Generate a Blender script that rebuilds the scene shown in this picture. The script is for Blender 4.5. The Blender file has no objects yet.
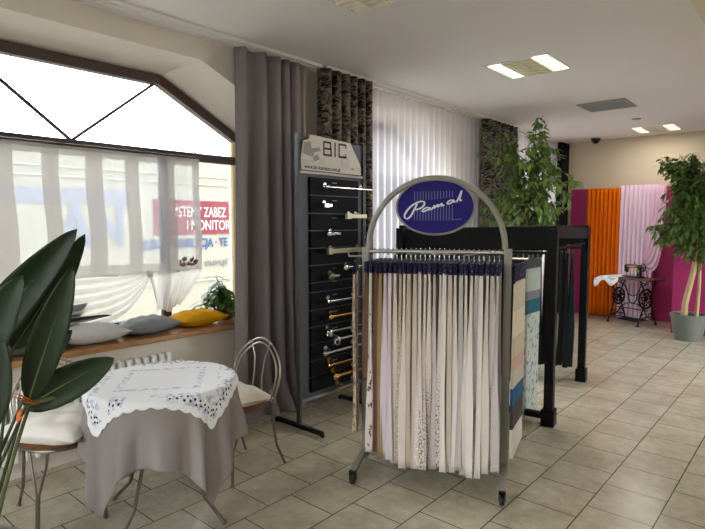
import bpy, math, random
from mathutils import Vector, Matrix, Euler
random.seed(7)
PI = math.pi
sc = bpy.context.scene
col = sc.collection

# ------------------------------------------------------------------ helpers
def lin(c):
    return tuple(((v/255)/12.92 if v/255 <= .04045 else ((v/255+.055)/1.055)**2.4) for v in c)

class MB:
    def __init__(s): s.v=[]; s.f=[]; s.uv=[]; s.mi=[]
    def add(s, vs, fs, mi=0, uv=None):
        o=len(s.v); s.v+= [tuple(p) for p in vs]; s.uv += (uv if uv else [(0,0)]*len(vs))
        for f in fs: s.f.append([i+o for i in f]); s.mi.append(mi)
        return s
    def box(s, lo, hi, mi=0):
        (a,b,c),(d,e,f)=lo,hi
        return s.add([(a,b,c),(d,b,c),(d,e,c),(a,e,c),(a,b,f),(d,b,f),(d,e,f),(a,e,f)],
                     [(0,3,2,1),(4,5,6,7),(0,1,5,4),(1,2,6,5),(2,3,7,6),(3,0,4,7)],mi)
    def beam(s, p, q, w, h, up=(0,0,1), mi=0):
        p,q=Vector(p),Vector(q); d=(q-p).normalized(); u=Vector(up)
        if abs(d.dot(u))>.98: u=Vector((1,0,0))
        r=d.cross(u).normalized()*w/2; t=r.cross(d).normalized()*h/2
        vs=[p-r-t,p+r-t,p+r+t,p-r+t,q-r-t,q+r-t,q+r+t,q-r+t]
        return s.add(vs,[(0,3,2,1),(4,5,6,7),(0,1,5,4),(1,2,6,5),(2,3,7,6),(3,0,4,7)],mi)
    def tube(s, pts, r, n=8, closed=False, mi=0):
        P=[Vector(p) for p in pts]; m=len(P); R=r if isinstance(r,(list,tuple)) else [r]*m
        vs=[]; prev=None
        for i in range(m):
            if closed: d=(P[(i+1)%m]-P[i-1])
            else: d=P[min(i+1,m-1)]-P[max(i-1,0)]
            d.normalize()
            if prev is None:
                u=Vector((0,0,1)) if abs(d.z)<.9 else Vector((1,0,0)); a=d.cross(u).normalized()
            else:
                a=(prev-d*prev.dot(d)).normalized()
            prev=a; b=d.cross(a)
            for k in range(n):
                t=2*PI*k/n; vs.append(P[i]+(a*math.cos(t)+b*math.sin(t))*R[i])
        fs=[]
        for i in range(m if closed else m-1):
            j=(i+1)%m
            for k in range(n): fs.append((i*n+k,i*n+(k+1)%n,j*n+(k+1)%n,j*n+k))
        if not closed: fs.append(tuple(reversed(range(n)))); fs.append(tuple((m-1)*n+k for k in range(n)))
        return s.add(vs,fs,mi)
    def lathe(s, prof, c=(0,0,0), n=24, axis='z', mi=0):
        vs=[];m=len(prof)
        for r,z in prof:
            for k in range(n):
                t=2*PI*k/n; x,y=r*math.cos(t),r*math.sin(t)
                p=(x,y,z) if axis=='z' else ((z,x,y) if axis=='x' else (y,z,x))
                vs.append((p[0]+c[0],p[1]+c[1],p[2]+c[2]))
        fs=[]
        for i in range(m-1):
            for k in range(n): fs.append((i*n+k,i*n+(k+1)%n,(i+1)*n+(k+1)%n,(i+1)*n+k))
        fs.append(tuple(reversed(range(n)))); fs.append(tuple((m-1)*n+k for k in range(n)))
        return s.add(vs,fs,mi)
    def ball(s, c, r, n=12, mi=0):
        r=(r,r,r) if not isinstance(r,(tuple,list)) else r
        prof=[(max(.001,math.sin(PI*i/8)),-math.cos(PI*i/8)) for i in range(9)]
        vs=[];
        for a,z in prof:
            for k in range(n):
                t=2*PI*k/n; vs.append((c[0]+r[0]*a*math.cos(t),c[1]+r[1]*a*math.sin(t),c[2]+r[2]*z))
        fs=[(i*n+k,i*n+(k+1)%n,(i+1)*n+(k+1)%n,(i+1)*n+k) for i in range(8) for k in range(n)]
        return s.add(vs,fs,mi)
    def grid(s, fn, nu, nv, closed_u=False, uvfn=None, mi=0):
        vs=[];uv=[]
        for j in range(nv+1):
            for i in range(nu if closed_u else nu+1):
                vs.append(fn(i/nu,j/nv)); uv.append(uvfn(i/nu,j/nv) if uvfn else (i/nu,j/nv))
        w=nu if closed_u else nu+1
        fs=[(j*w+i,j*w+(i+1)%w,(j+1)*w+(i+1)%w,(j+1)*w+i) for j in range(nv) for i in range(nu)]
        return s.add(vs,fs,mi,uv)
    def prism(s, poly, a, b, axis='x', mi=0):
        n=len(poly)
        def mk(p,t): return (t,p[0],p[1]) if axis=='x' else ((p[0],t,p[1]) if axis=='y' else (p[0],p[1],t))
        vs=[mk(p,a) for p in poly]+[mk(p,b) for p in poly]
        return s.add(vs,[tuple(reversed(range(n))),tuple(range(n,2*n))]+[(i,(i+1)%n,n+(i+1)%n,n+i) for i in range(n)],mi)
    def xform(s, m):
        s.v=[tuple(m@Vector(p)) for p in s.v]; return s

def mesh_obj(name, mb, mats, loc=(0,0,0), parent=None, smooth=True, bevel=0, solid=0, angle=40, world=True):
    """one mesh object; the builder's points are world points (or the parent's own when world=False)"""
    me=bpy.data.meshes.new(name); vs=mb.v
    if parent is not None and world:
        inv=WM[parent.name].inverted(); vs=[tuple(inv@Vector(p)) for p in vs]
    elif parent is None:
        vs=[(p[0]-loc[0],p[1]-loc[1],p[2]-loc[2]) for p in vs]
    me.from_pydata(vs,[],mb.f)
    uvl=me.uv_layers.new(name='UVMap')
    for l in me.loops: uvl.data[l.index].uv=mb.uv[l.vertex_index]
    for m in (mats if isinstance(mats,(list,tuple)) else [mats]): me.materials.append(m)
    me.polygons.foreach_set('material_index',mb.mi)
    me.update()
    o=bpy.data.objects.new(name,me); col.objects.link(o)
    if parent is not None: o.parent=parent; WM[o.name]=WM[parent.name].copy()
    else: o.location=loc; WM[o.name]=Matrix.Translation(loc)
    if smooth:
        me.polygons.foreach_set('use_smooth',[True]*len(me.polygons))
        me.set_sharp_from_angle(angle=math.radians(angle))
    if solid:
        d=o.modifiers.new('thick','SOLIDIFY'); d.thickness=solid; d.offset=0
    if bevel:
        b=o.modifiers.new('soft edges','BEVEL'); b.width=bevel; b.segments=2; b.limit_method='ANGLE'
    return o
WM={}
def tag(o,label,cat,group=None,kind=None):
    if label: o['label']=label
    if cat: o['category']=cat
    if group: o['group']=group
    if kind: o['kind']=kind
    return o
def thing(name,label,cat,loc=(0,0,0),rz=0,group=None):
    o=bpy.data.objects.new(name,None); col.objects.link(o); o.location=loc; o.rotation_euler=(0,0,rz); o.empty_display_size=.1
    WM[o.name]=Matrix.Translation(loc)@Matrix.Rotation(rz,4,'Z')
    return tag(o,label,cat,group)
def part(name,mb,m,parent,**k): return mesh_obj(name,mb,m,parent=parent,world=False,**k)     # local points
def wpart(name,mb,m,parent,**k): return mesh_obj(name,mb,m,parent=parent,world=True,**k)     # world points
def single(name,mb,m,label,cat,loc,group=None,**k): return tag(mesh_obj(name,mb,m,loc=loc,**k),label,cat,group)
def struct(name,mb,m,parent=None,**k):
    o=mesh_obj(name,mb,m,parent=parent,**k)
    if parent is None: o['kind']='structure'
    return o

# ------------------------------------------------------------------ materials
class NT:
    def __init__(s,name):
        s.m=bpy.data.materials.new(name); s.m.use_nodes=True; s.t=s.m.node_tree; s.t.nodes.clear()
        s.out=s.n('ShaderNodeOutputMaterial')
    def n(s,t,**k):
        x=s.t.nodes.new(t)
        for a,b in k.items(): setattr(x,a,b)
        return x
    def l(s,a,b): s.t.links.new(a,b)
    def put(s,sock,v):
        if hasattr(v,'is_output'): s.l(v,sock)
        elif isinstance(v,(tuple,list)) and len(v)==3 and sock.type=='RGBA': sock.default_value=(*v,1)
        else: sock.default_value=v
    def math(s,op,a,b=0,c=None,clamp=False):
        x=s.n('ShaderNodeMath',operation=op,use_clamp=clamp); s.put(x.inputs[0],a); s.put(x.inputs[1],b)
        if c is not None: s.put(x.inputs[2],c)
        return x.outputs[0]
    def mix(s,f,a,b):
        x=s.n('ShaderNodeMix',data_type='RGBA'); s.put(x.inputs[0],f); s.put(x.inputs[6],a); s.put(x.inputs[7],b); return x.outputs[2]
    def coord(s,k='Object'): return s.n('ShaderNodeTexCoord').outputs[k]
    def noise(s,vec,scale,detail=3,rough=.55):
        x=s.n('ShaderNodeTexNoise'); s.l(vec,x.inputs['Vector']); x.inputs['Scale'].default_value=scale; x.inputs['Detail'].default_value=detail; x.inputs['Roughness'].default_value=rough; return x.outputs[0]
    def ramp(s,f,lo,hi):
        x=s.n('ShaderNodeMapRange',interpolation_type='SMOOTHSTEP'); s.put(x.inputs[0],f); x.inputs[1].default_value=lo; x.inputs[2].default_value=hi; return x.outputs[0]
    def bsdf(s,colr,rough=.6,metal=0,spec=.5,normal=None):
        p=s.n('ShaderNodeBsdfPrincipled'); s.put(p.inputs['Base Color'],colr); s.put(p.inputs['Roughness'],rough); p.inputs['Metallic'].default_value=metal; p.inputs['Specular IOR Level'].default_value=spec
        if normal: s.l(normal,p.inputs['Normal'])
        return p.outputs[0]
    def bump(s,h,strength=.3,dist=.01):
        b=s.n('ShaderNodeBump'); s.l(h,b.inputs['Height']); b.inputs['Strength'].default_value=strength; b.inputs['Distance'].default_value=dist; return b.outputs[0]
    def done(s,sh): s.l(sh,s.out.inputs[0]); return s.m
    def shmix(s,f,a,b):
        x=s.n('ShaderNodeMixShader'); s.put(x.inputs[0],f); s.l(a,x.inputs[1]); s.l(b,x.inputs[2]); return x.outputs[0]

def mat(name,c,rough=.6,metal=0,var=.08,vs=6,bump=0,bs=80,spec=.5,trans=0):
    t=NT(name); c=lin(c); co=t.coord()
    nz=t.noise(co,vs)
    base=t.mix(nz,tuple(v*(1-var) for v in c),tuple(min(1,v*(1+var)) for v in c))
    nrm=t.bump(t.noise(co,bs,2),bump,.004) if bump else None
    sh=t.bsdf(base,rough,metal,spec,nrm)
    if trans:
        tr=t.n('ShaderNodeBsdfTranslucent'); t.l(base,tr.inputs[0]); sh=t.shmix(trans,sh,tr.outputs[0])
    return t.done(sh)

def cloth(name,c,trans=.15,weave=700,var=.07,rough=.9):
    t=NT(name); c=lin(c); uv=t.coord('UV'); co=t.coord()
    w=t.noise(co,weave,1); big=t.noise(co,9,4)
    f=t.math('ADD',t.math('MULTIPLY',w,.5),t.math('MULTIPLY',big,.5))
    base=t.mix(f,tuple(v*(1-var) for v in c),tuple(min(1,v*(1+var)) for v in c))
    sh=t.bsdf(base,rough,0,.15,t.bump(w,.25,.002))
    if trans:
        tr=t.n('ShaderNodeBsdfTranslucent'); t.l(base,tr.inputs[0]); sh=t.shmix(trans,sh,tr.outputs[0])
    return t.done(sh)

def sheer(name,c,opac,tl=.6):
    """opac: constant, or function(NT, uv) giving a socket"""
    t=NT(name); c=lin(c); uv=t.coord('UV')
    d=t.n('ShaderNodeBsdfDiffuse'); d.inputs[0].default_value=(*c,1)
    tr=t.n('ShaderNodeBsdfTranslucent'); tr.inputs[0].default_value=(*c,1)
    tp=t.n('ShaderNodeBsdfTransparent')
    body=t.shmix(tl,d.outputs[0],tr.outputs[0])
    f=opac(t,uv) if callable(opac) else opac
    return t.done(t.shmix(f,tp.outputs[0],body))

def glassmat(name,tint=(245,250,248)):
    t=NT(name); tp=t.n('ShaderNodeBsdfTransparent'); tp.inputs[0].default_value=(*lin(tint),1)
    g=t.n('ShaderNodeBsdfGlossy'); g.inputs[1].default_value=.02
    fr=t.n('ShaderNodeFresnel'); fr.inputs[0].default_value=1.35
    return t.done(t.shmix(fr.outputs[0],tp.outputs[0],g.outputs[0]))

def emit(name,c,s):
    t=NT(name); e=t.n('ShaderNodeEmission'); e.inputs[0].default_value=(*lin(c),1); e.inputs[1].default_value=s; return t.done(e.outputs[0])

M={}
M['wall']=mat('painted plaster',(226,217,203),.85,var=.03,vs=3,bump=.08,bs=60)
M['wall_end']=mat('beige end wall paint',(200,184,158),.85,var=.03,vs=3,bump=.08,bs=60)
M['ceil']=mat('ceiling paint',(234,230,228),.9,var=.02,vs=2)
M['reveal']=mat('daylight-brightened reveal',(250,243,230),.85,var=.02)  # lighter than the wall: daylight on the reveal put into its colour
M['sillwall']=mat('apron paint',(222,214,202),.8,var=.03)
M['white']=mat('white enamel',(236,234,228),.35,var=.02)
M['brown']=mat('dark brown frame',(72,52,45),.4,var=.15,vs=8)
M['bulkhead']=mat('bulkhead paint',(226,214,188),.85,var=.02)
M['jamb']=mat('sunlit frame edge colour',(236,214,170),.8,var=.05)  # warm sunlight on the frame edge, put into the colour
M['glass']=glassmat('window glass')
M['black']=mat('black powder coat',(9,9,10),.5,var=.2,spec=.2)
M['blackboard']=mat('black board',(5,5,6),.6,var=.3,vs=3,spec=.12)
M['grey_metal']=mat('grey painted steel',(140,135,125),.45,metal=.1,var=.05)
M['chrome']=mat('chrome',(215,212,205),.18,metal=1,var=.04)
M['steel']=mat('brushed steel',(178,172,160),.32,metal=1,var=.06)
M['darksteel']=mat('dark wire steel',(120,112,104),.35,metal=.9,var=.1)
M['gold']=mat('aged brass',(190,150,80),.25,metal=1,var=.12)
M['cream_metal']=mat('cream lacquer rod',(205,192,165),.35,metal=.3,var=.05)
M['antique']=mat('antique silver',(150,138,110),.3,metal=.9,var=.1)
M['rubber']=mat('black rubber',(20,20,21),.6,var=.1)
M['navy']=mat('navy card',(26,27,66),.5,var=.15,vs=30)
M['paperwhite']=mat('white print',(225,222,215),.7,var=.03)
M['signblue']=mat('sign blue',(38,32,108),.6,var=.06,spec=.12)
M['silver_ink']=mat('silver lettering',(205,205,212),.4,var=.03)
M['grey_ink']=mat('muted stripe print',(96,92,150),.4,var=.03)
M['magenta']=mat('magenta paint',(158,28,92),.6,var=.05)
M['pot']=mat('grey plastic pot',(104,108,100),.5,var=.06)
M['terracotta']=mat('brown plastic pot',(105,75,55),.6,var=.08)
M['soil']=mat('potting soil',(45,34,26),.95,var=.4,vs=60,bump=.8,bs=120)
M['bark']=mat('pale ficus bark',(176,150,112),.8,var=.18,vs=25,bump=.4,bs=60)
M['twig']=mat('olive twig',(78,78,48),.7,var=.2)
M['stem']=mat('green stalk',(52,66,36),.5,var=.2,vs=14)
M['stemyellow']=mat('yellowish stalk',(88,92,52),.5,var=.2,vs=14)
M['orange_petal']=mat('orange sepal',(222,110,28),.5,var=.12,vs=30)
M['iron']=mat('black cast iron',(24,23,24),.45,metal=.3,var=.2)
M['machine']=mat('black japanned enamel',(22,20,20),.22,var=.1)
M['tablewood']=mat('dark table wood',(92,58,44),.4,var=.2,vs=14)
M['cctv']=mat('dark dome plastic',(30,28,27),.25,var=.1)
M['grille']=mat('dull grille metal',(150,152,156),.5,metal=.0,var=.05)
M['louvre']=mat('satin louvre',(232,222,196),.5,metal=0,var=.04)
M['trough']=mat('white reflector',(225,222,205),.5,var=.02)
M['tubelight']=emit('fluorescent tube',(225,255,215),9)
M['lens']=emit('lit lamp diffuser',(228,250,215),3.0)
M['grass_road']=mat('pale concrete paving',(228,224,214),.9,var=.08)
M['yard']=mat('dark asphalt',(96,93,88),.9,var=.08)
M['bounce_white']=mat('bounce white',(228,226,222),.9,var=.03)  # pale so the added blocking wall bounces sky light indoors
M['facade']=mat('cream render facade',(133,130,119),.9,var=.03)
M['banner_red']=mat('banner red',(98,24,40),.7,var=.03)
M['banner_white']=mat('banner white',(152,149,138),.7,var=.02)
M['banner_blue']=mat('banner blue',(104,108,120),.7,var=.03)
M['ink_white']=mat('white lettering',(172,168,163),.7,var=.02)
M['ink_blue']=mat('blue lettering',(34,57,106),.7,var=.02)
M['ink_pale']=mat('pale blue lettering',(98,105,122),.7,var=.02)
M['ink_grey']=mat('grey lettering',(96,96,100),.7,var=.02)
M['ink_dark']=mat('charcoal lettering',(38,35,34),.6,var=.05)
M['signboard']=mat('printed sign board',(188,178,162),.5,var=.06,vs=8)
M['print_grey']=mat('grey photo print',(128,124,118),.5,var=.25,vs=22)
M['print_light']=mat('light photo print',(176,168,155),.5,var=.15,vs=22)
M['sequin']=mat('pillow sequin',(150,150,150),.5)

# wood
def wood(name,a,b,rough=.4,sc_=(1.5,14,14)):
    t=NT(name); mp=t.n('ShaderNodeMapping'); t.l(t.coord(),mp.inputs[0]); mp.inputs['Scale'].default_value=sc_
    n=t.noise(mp.outputs[0],3,6,.65)
    return t.done(t.bsdf(t.mix(t.ramp(n,.3,.7),lin(a),lin(b)),rough))
M['sillwood']=wood('oak sill',(158,112,68),(196,150,100),.35,(14,1.5,14))
M['seatwood']=wood('seat wood',(96,60,36),(138,90,52),.4)

# floor tiles
def floor_mat():
    t=NT('floor tiles'); co=t.coord(); sx=t.n('ShaderNodeSeparateXYZ'); t.l(co,sx.inputs[0])
    cb=t.n('ShaderNodeCombineXYZ'); t.l(t.math('ADD',sx.outputs[1],34*.34-3.64-.17),cb.inputs[0]); t.l(t.math('ADD',sx.outputs[0],1.29+.34*40),cb.inputs[1])
    b=t.n('ShaderNodeTexBrick',offset=.5,offset_frequency=2); t.l(cb.outputs[0],b.inputs['Vector'])
    b.inputs['Color1'].default_value=(*lin((182,172,148)),1); b.inputs['Color2'].default_value=(*lin((168,158,136)),1); b.inputs['Mortar'].default_value=(*lin((74,68,60)),1)
    b.inputs['Scale'].default_value=1; b.inputs['Mortar Size'].default_value=.0035; b.inputs['Mortar Smooth'].default_value=.2
    b.inputs['Brick Width'].default_value=.34; b.inputs['Row Height'].default_value=.34; b.inputs['Bias'].default_value=0
    n1=t.noise(co,3.2,6,.65); n2=t.noise(co,17,5,.7)
    f=t.math('ADD',t.math('MULTIPLY',n1,.6),t.math('MULTIPLY',n2,.4))
    mott=t.mix(t.ramp(f,.32,.68),lin((150,141,120)),lin((204,196,174)))
    x=t.n('ShaderNodeMix',data_type='RGBA',blend_type='MIX'); x.inputs[0].default_value=.6; t.l(b.outputs[0],x.inputs[6]); t.l(mott,x.inputs[7])
    base=t.mix(b.outputs['Fac'],x.outputs[2],lin((66,61,54)))
    rough=t.math('ADD',t.math('MULTIPLY',n2,.2),.13)
    inv=t.math('SUBTRACT',1,b.outputs['Fac'])
    h=t.math('ADD',inv,t.math('MULTIPLY',n2,.12))
    return t.done(t.bsdf(base,rough,0,.5,t.bump(h,.5,.003)))
M['floor']=floor_mat()

# perforated sheet
def perf():
    t=NT('perforated steel'); co=t.coord(); sx=t.n('ShaderNodeSeparateXYZ'); t.l(co,sx.inputs[0])
    a=t.math('SUBTRACT',t.math('FRACT',t.math('MULTIPLY',sx.outputs[1],70)),.5); b=t.math('SUBTRACT',t.math('FRACT',t.math('MULTIPLY',sx.outputs[2],70)),.5)
    d=t.math('SQRT',t.math('ADD',t.math('MULTIPLY',a,a),t.math('MULTIPLY',b,b)))
    hole=t.math('LESS_THAN',d,.27)
    return t.done(t.bsdf(t.mix(hole,lin((70,70,74)),lin((20,20,22))),.5,.3))
M['perf']=perf()
M['darkgrey']=mat('dark grey frame',(62,60,60),.45,metal=.3,var=.05)

# floral dark curtain
def floral():
    t=NT('dark floral cloth'); uv=t.coord('UV')
    w=t.n('ShaderNodeTexNoise'); t.l(uv,w.inputs['Vector']); w.inputs['Scale'].default_value=7
    mp=t.n('ShaderNodeMix',data_type='VECTOR'); mp.inputs[0].default_value=.16; t.l(uv,mp.inputs[4]); t.l(w.outputs['Color'],mp.inputs[5])
    v=t.n('ShaderNodeTexVoronoi',feature='DISTANCE_TO_EDGE'); t.l(mp.outputs[1],v.inputs['Vector']); v.inputs['Scale'].default_value=13
    n=t.noise(mp.outputs[1],17,4,.6); n2=t.noise(mp.outputs[1],38,3,.6)
    a=t.mix(t.ramp(n,.45,.6),lin((40,34,35)),lin((100,90,82)))
    b=t.mix(t.ramp(n2,.55,.66),a,lin((160,148,136)))
    c=t.mix(t.ramp(v.outputs[0],.03,.09),lin((112,102,90)),b)
    sh=t.bsdf(c,.85,0,.15); tr=t.n('ShaderNodeBsdfTranslucent'); t.l(c,tr.inputs[0])
    return t.done(t.shmix(.06,sh,tr.outputs[0]))
M['floral']=floral()
M['grey_curtain']=cloth('mauve grey curtain',(134,126,127),.12)
M['cream_curtain']=cloth('cream lining curtain',(190,178,165),.25)
M['black_curtain']=cloth('near black curtain',(26,22,22),.0)
M['orange_curtain']=cloth('orange curtain',(238,118,12),.2)
M['pink_sheer']=sheer('pink voile',(248,226,240),.985,.12)
M['undercloth']=cloth('taupe tablecloth',(146,137,135),.05,weave=420,var=.12)
M['cushion_white']=cloth('white cushion cloth',(228,222,214),0)
M['pil_light']=cloth('pale grey sateen',(196,193,190),0,var=.1)
M['pil_grey']=cloth('mid grey velvet',(128,130,132),0,var=.12)
M['pil_dark']=cloth('slate cloth',(92,94,98),0,var=.1)
M['pil_mustard']=cloth('mustard velvet',(222,160,18),0,var=.1)
M['sheer_win']=sheer('white pleated voile',(244,242,248),.42,.7)
M['swag_voile']=sheer('white swag voile',(228,224,219),.76,.6)
def cafe():
    t=NT('striped cafe voile'); uv=t.coord('UV'); sp=t.n('ShaderNodeSeparateXYZ'); t.l(uv,sp.inputs[0]); u,v=sp.outputs[0],sp.outputs[1]
    ph=t.math('FRACT',t.math('DIVIDE',t.math('SUBTRACT',u,1.254),.288))
    solid_=t.math('GREATER_THAN',ph,.6)
    band=t.math('MAXIMUM',solid_,t.math('MULTIPLY',t.math('MAXIMUM',t.math('LESS_THAN',v,.085),t.math('GREATER_THAN',v,.86)),.85))
    c=t.mix(band,lin((186,188,194)),lin((156,149,145)))
    d=t.n('ShaderNodeBsdfDiffuse'); t.l(c,d.inputs[0]); tr=t.n('ShaderNodeBsdfTranslucent'); t.l(c,tr.inputs[0]); tp=t.n('ShaderNodeBsdfTransparent')
    f=t.math('ADD',t.math('MULTIPLY',band,.44),t.math('ADD',.40,t.math('MULTIPLY',t.noise(uv,140,2),.08)))
    return t.done(t.shmix(f,tp.outputs[0],t.shmix(.55,d.outputs[0],tr.outputs[0])))
M['cafe']=cafe()

def lace():
    t=NT('white cutwork lace'); uv=t.coord('UV'); s=t.n('ShaderNodeSeparateXYZ'); t.l(uv,s.inputs[0])
    e=t.math('MAXIMUM',t.math('ABSOLUTE',s.outputs[0]),t.math('ABSOLUTE',s.outputs[1]))
    mn=t.math('MINIMUM',t.math('ABSOLUTE',s.outputs[0]),t.math('ABSOLUTE',s.outputs[1]))
    d=t.math('SUBTRACT',.415,e)
    def band(lo,hi): return t.math('MULTIPLY',t.math('GREATER_THAN',d,lo),t.math('LESS_THAN',d,hi))
    nz=t.noise(uv,34,2,.5); n2=t.noise(uv,7,1,.5)
    emb=t.math('MULTIPLY',t.math('MAXIMUM',t.math('MULTIPLY',band(.03,.125),t.math('GREATER_THAN',n2,.44)),band(.20,.235)),t.ramp(nz,.45,.62))
    def row(off,d0,rad):
        fx=t.math('SUBTRACT',t.math('FRACT',t.math('ADD',t.math('MULTIPLY',mn,30),off)),.5)
        fx=t.math('DIVIDE',fx,30); fy=t.math('SUBTRACT',d,d0)
        return t.math('LESS_THAN',t.math('ADD',t.math('MULTIPLY',fx,fx),t.math('MULTIPLY',fy,fy)),rad*rad)
    hole=t.math('MAXIMUM',row(0,.052,.0065),row(.5,.072,.0065))
    hole=t.math('MULTIPLY',hole,t.math('GREATER_THAN',n2,.47))
    c=t.mix(t.math('MULTIPLY',emb,.75),lin((236,236,238)),lin((165,174,202)))
    c=t.mix(hole,c,lin((52,50,54)))
    return t.done(t.bsdf(c,.85,0,.15,t.bump(nz,.3,.002)))
M['lace']=lace()

def spotted(name,a,b,scale,lo,hi,grad=None,space='UV'):
    t=NT(name); uv=t.coord(space); n=t.noise(uv,scale,4,.6); f=t.ramp(n,lo,hi)
    if grad:
        s=t.n('ShaderNodeSeparateXYZ'); t.l(uv,s.inputs[0]); f=t.math('MULTIPLY',f,t.ramp(s.outputs[1],grad[0],grad[1]))
    c=t.mix(f,lin(a),lin(b)); return t.done(t.bsdf(c,.8,0,.2))

def leafmat(name,a,b,rough=.35,trans=.18):
    t=NT(name); co=t.coord(); n=t.noise(co,5,3); c=t.mix(n,lin(a),lin(b)); sh=t.bsdf(c,rough,0,.3)
    tr=t.n('ShaderNodeBsdfTranslucent'); t.l(c,tr.inputs[0]); return t.done(t.shmix(trans,sh,tr.outputs[0]))
M['ficus_leaf']=leafmat('ficus leaf',(66,96,40),(126,150,80),.35,.32)
M['strel_leaf']=leafmat('bird of paradise leaf',(24,36,20),(40,58,30),.4,.1)
M['rib']=mat('pale leaf rib',(104,118,70),.5)
M['small_leaf']=leafmat('house plant leaf',(56,96,44),(120,150,86))

# ------------------------------------------------------------------ camera
A=math.radians(40.9); PT=math.radians(4.35)
cam=bpy.data.cameras.new('camera'); co=bpy.data.objects.new('camera',cam); col.objects.link(co)
co.location=(0,0,1.6); co.rotation_euler=(PI/2-PT,0,A); cam.sensor_width=36; cam.lens=36*545/705; cam.clip_start=.05
sc.camera=co

# ------------------------------------------------------------------ setting
CZ=3.02; YB=9.95; YF=-2.5; XR=1.45
struct('floor',MB().box((-4.0,YF-.1,-.12),(XR+.1,YB+.1,0)),M['floor'],smooth=False)
struct('ceiling',MB().box((-4.2,YF-.1,CZ),(XR+.1,YB+.1,CZ+.3)),M['ceil'],smooth=False)
struct('wall_back',MB().box((-4.2,YB+.03,0),(XR+.1,YB+.25,CZ)),M['wall_end'],smooth=False)
struct('wall_front',MB().box((-4.2,YF-.25,0),(-3.5,YF,CZ)).box((1.2,YF-.25,0),(XR+.1,YF,CZ)).box((-3.5,YF-.25,0),(1.2,YF,.2)).box((-3.5,YF-.25,2.85),(1.2,YF,CZ)),M['wall'],smooth=False)
XI,XO=-3.72,-4.13
wins=[(.26,.98,2.37,3.17),(4.02,4.72,5.50,6.22),(7.25,7.97,8.85,9.57)]
ZS,Z1,Z2=.74,2.37,2.78
wl=MB(); rv=MB()
prev=YF-.2
for k,(a,b,c,d) in enumerate(wins):
    ia,ib,ic,id_=a-.06,b-.09,c+.13,d+.02
    i1,i2=2.57,2.86
    nxt=wins[k+1][0]-.06 if k<2 else YB+.1
    def q(pts,x): wl.add([(x,p[0],p[1]) for p in pts],[tuple(range(len(pts)))])
    for (X,a_,b_,c_,d_,z1,z2,zs) in ((XI,ia,ib,ic,id_,i1,i2,.72),(XO-.05,a,b,c,d,Z1,Z2,ZS)):
        pv=prev if X==XI else (prev if k==0 else wins[k-1][3])
        q([(pv,0),(a_,0),(a_,CZ),(pv,CZ)],X)
        q([(a_,0),(d_,0),(d_,zs),(a_,zs)],X if X!=XI else XI-.04)
        q([(a_,z1),(b_,z2),(b_,CZ),(a_,CZ)],X); q([(b_,z2),(c_,z2),(c_,CZ),(b_,CZ)],X); q([(c_,z2),(d_,z1),(d_,CZ),(c_,CZ)],X)
        if k==2: q([(d_,0),(YB+.1,0),(YB+.1,CZ),(d_,CZ)],X)
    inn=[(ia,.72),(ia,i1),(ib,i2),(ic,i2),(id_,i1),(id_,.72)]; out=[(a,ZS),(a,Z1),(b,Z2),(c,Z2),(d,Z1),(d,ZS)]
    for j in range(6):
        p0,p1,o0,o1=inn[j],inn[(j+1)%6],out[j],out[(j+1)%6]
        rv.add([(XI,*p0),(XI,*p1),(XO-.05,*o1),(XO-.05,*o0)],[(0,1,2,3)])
    # return pieces from the recessed apron up to the wall face
    wl.add([(XI,ia,0),(XI-.04,ia,0),(XI-.04,ia,.72),(XI,ia,.72)],[(0,1,2,3)]); wl.add([(XI,id_,0),(XI-.04,id_,0),(XI-.04,id_,.72),(XI,id_,.72)],[(0,1,2,3)])
    prev=id_
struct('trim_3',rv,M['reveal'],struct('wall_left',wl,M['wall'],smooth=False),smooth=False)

def window(n,a,b,c,d,y_sash):
    pts=[(a,ZS+.02),(a,Z1),(b,Z2),(c,Z2),(d,Z1),(d,ZS+.02)]
    fr=MB(); cx,cy=(a+d)/2,1.7; w=.075
    def inset(p,t):
        out=[]
        n_=len(p)
        for i in range(n_):
            p0,p1,p2=Vector(p[i-1]),Vector(p[i]),Vector(p[(i+1)%n_])
            d1=(p1-p0).normalized(); d2=(p2-p1).normalized(); n1=Vector((d1.y,-d1.x)); n2=Vector((d2.y,-d2.x))
            m=(n1+n2); m/=m.dot(n1) if abs(m.dot(n1))>1e-6 else 1
            out.append(tuple(p1+m*t))
        return out
    ip=inset(pts,w)
    for i in range(6):
        j=(i+1)%6
        q=[pts[i],pts[j],ip[j],ip[i]]
        fr.prism(q,XO-.03,XO+.05)
    o=struct('window_%d'%n,MB().box((XO-.01,a+w,2.125),(XO+.045,d-w,2.195)),M['brown'],bevel=.004)
    struct('window_frame',fr,M['brown'],o,bevel=.004)
    for (yy,wd) in y_sash:
        struct('sash_bar',MB().box((XO-.01,yy-wd/2,ZS+.09),(XO+.04,yy+wd/2,2.125)),M['brown'],o,bevel=.004)
    mid=(b+c)/2
    for (y1) in (b+.03,c-.03):
        struct('muntin',MB().beam((XO+.01,mid,2.19),(XO+.01,y1,Z2-.06),.02,.022,(1,0,0)),M['brown'],o)
    ins=inset(pts,.03)
    up=[(a+.03,2.16)]+ins[1:5]+[(d-.03,2.16)]
    struct('pane',MB().prism(up,XO-.002,XO+.004),M['glass'],o,smooth=False)
    ys=[a+.03]+[s[0] for s in y_sash]+[d-.03]
    for y0,y1 in zip(ys,ys[1:]):
        struct('pane',MB().box((XO-.002,y0,ZS+.04),(XO+.004,y1,2.16)),M['glass'],o,smooth=False)
    return o
for n,(w,ss) in enumerate(zip(wins,([(.97,.07),(2.385,.07)],[(5.12,.06)],[(8.4,.06)])),1): window(n,*w,ss)
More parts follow.
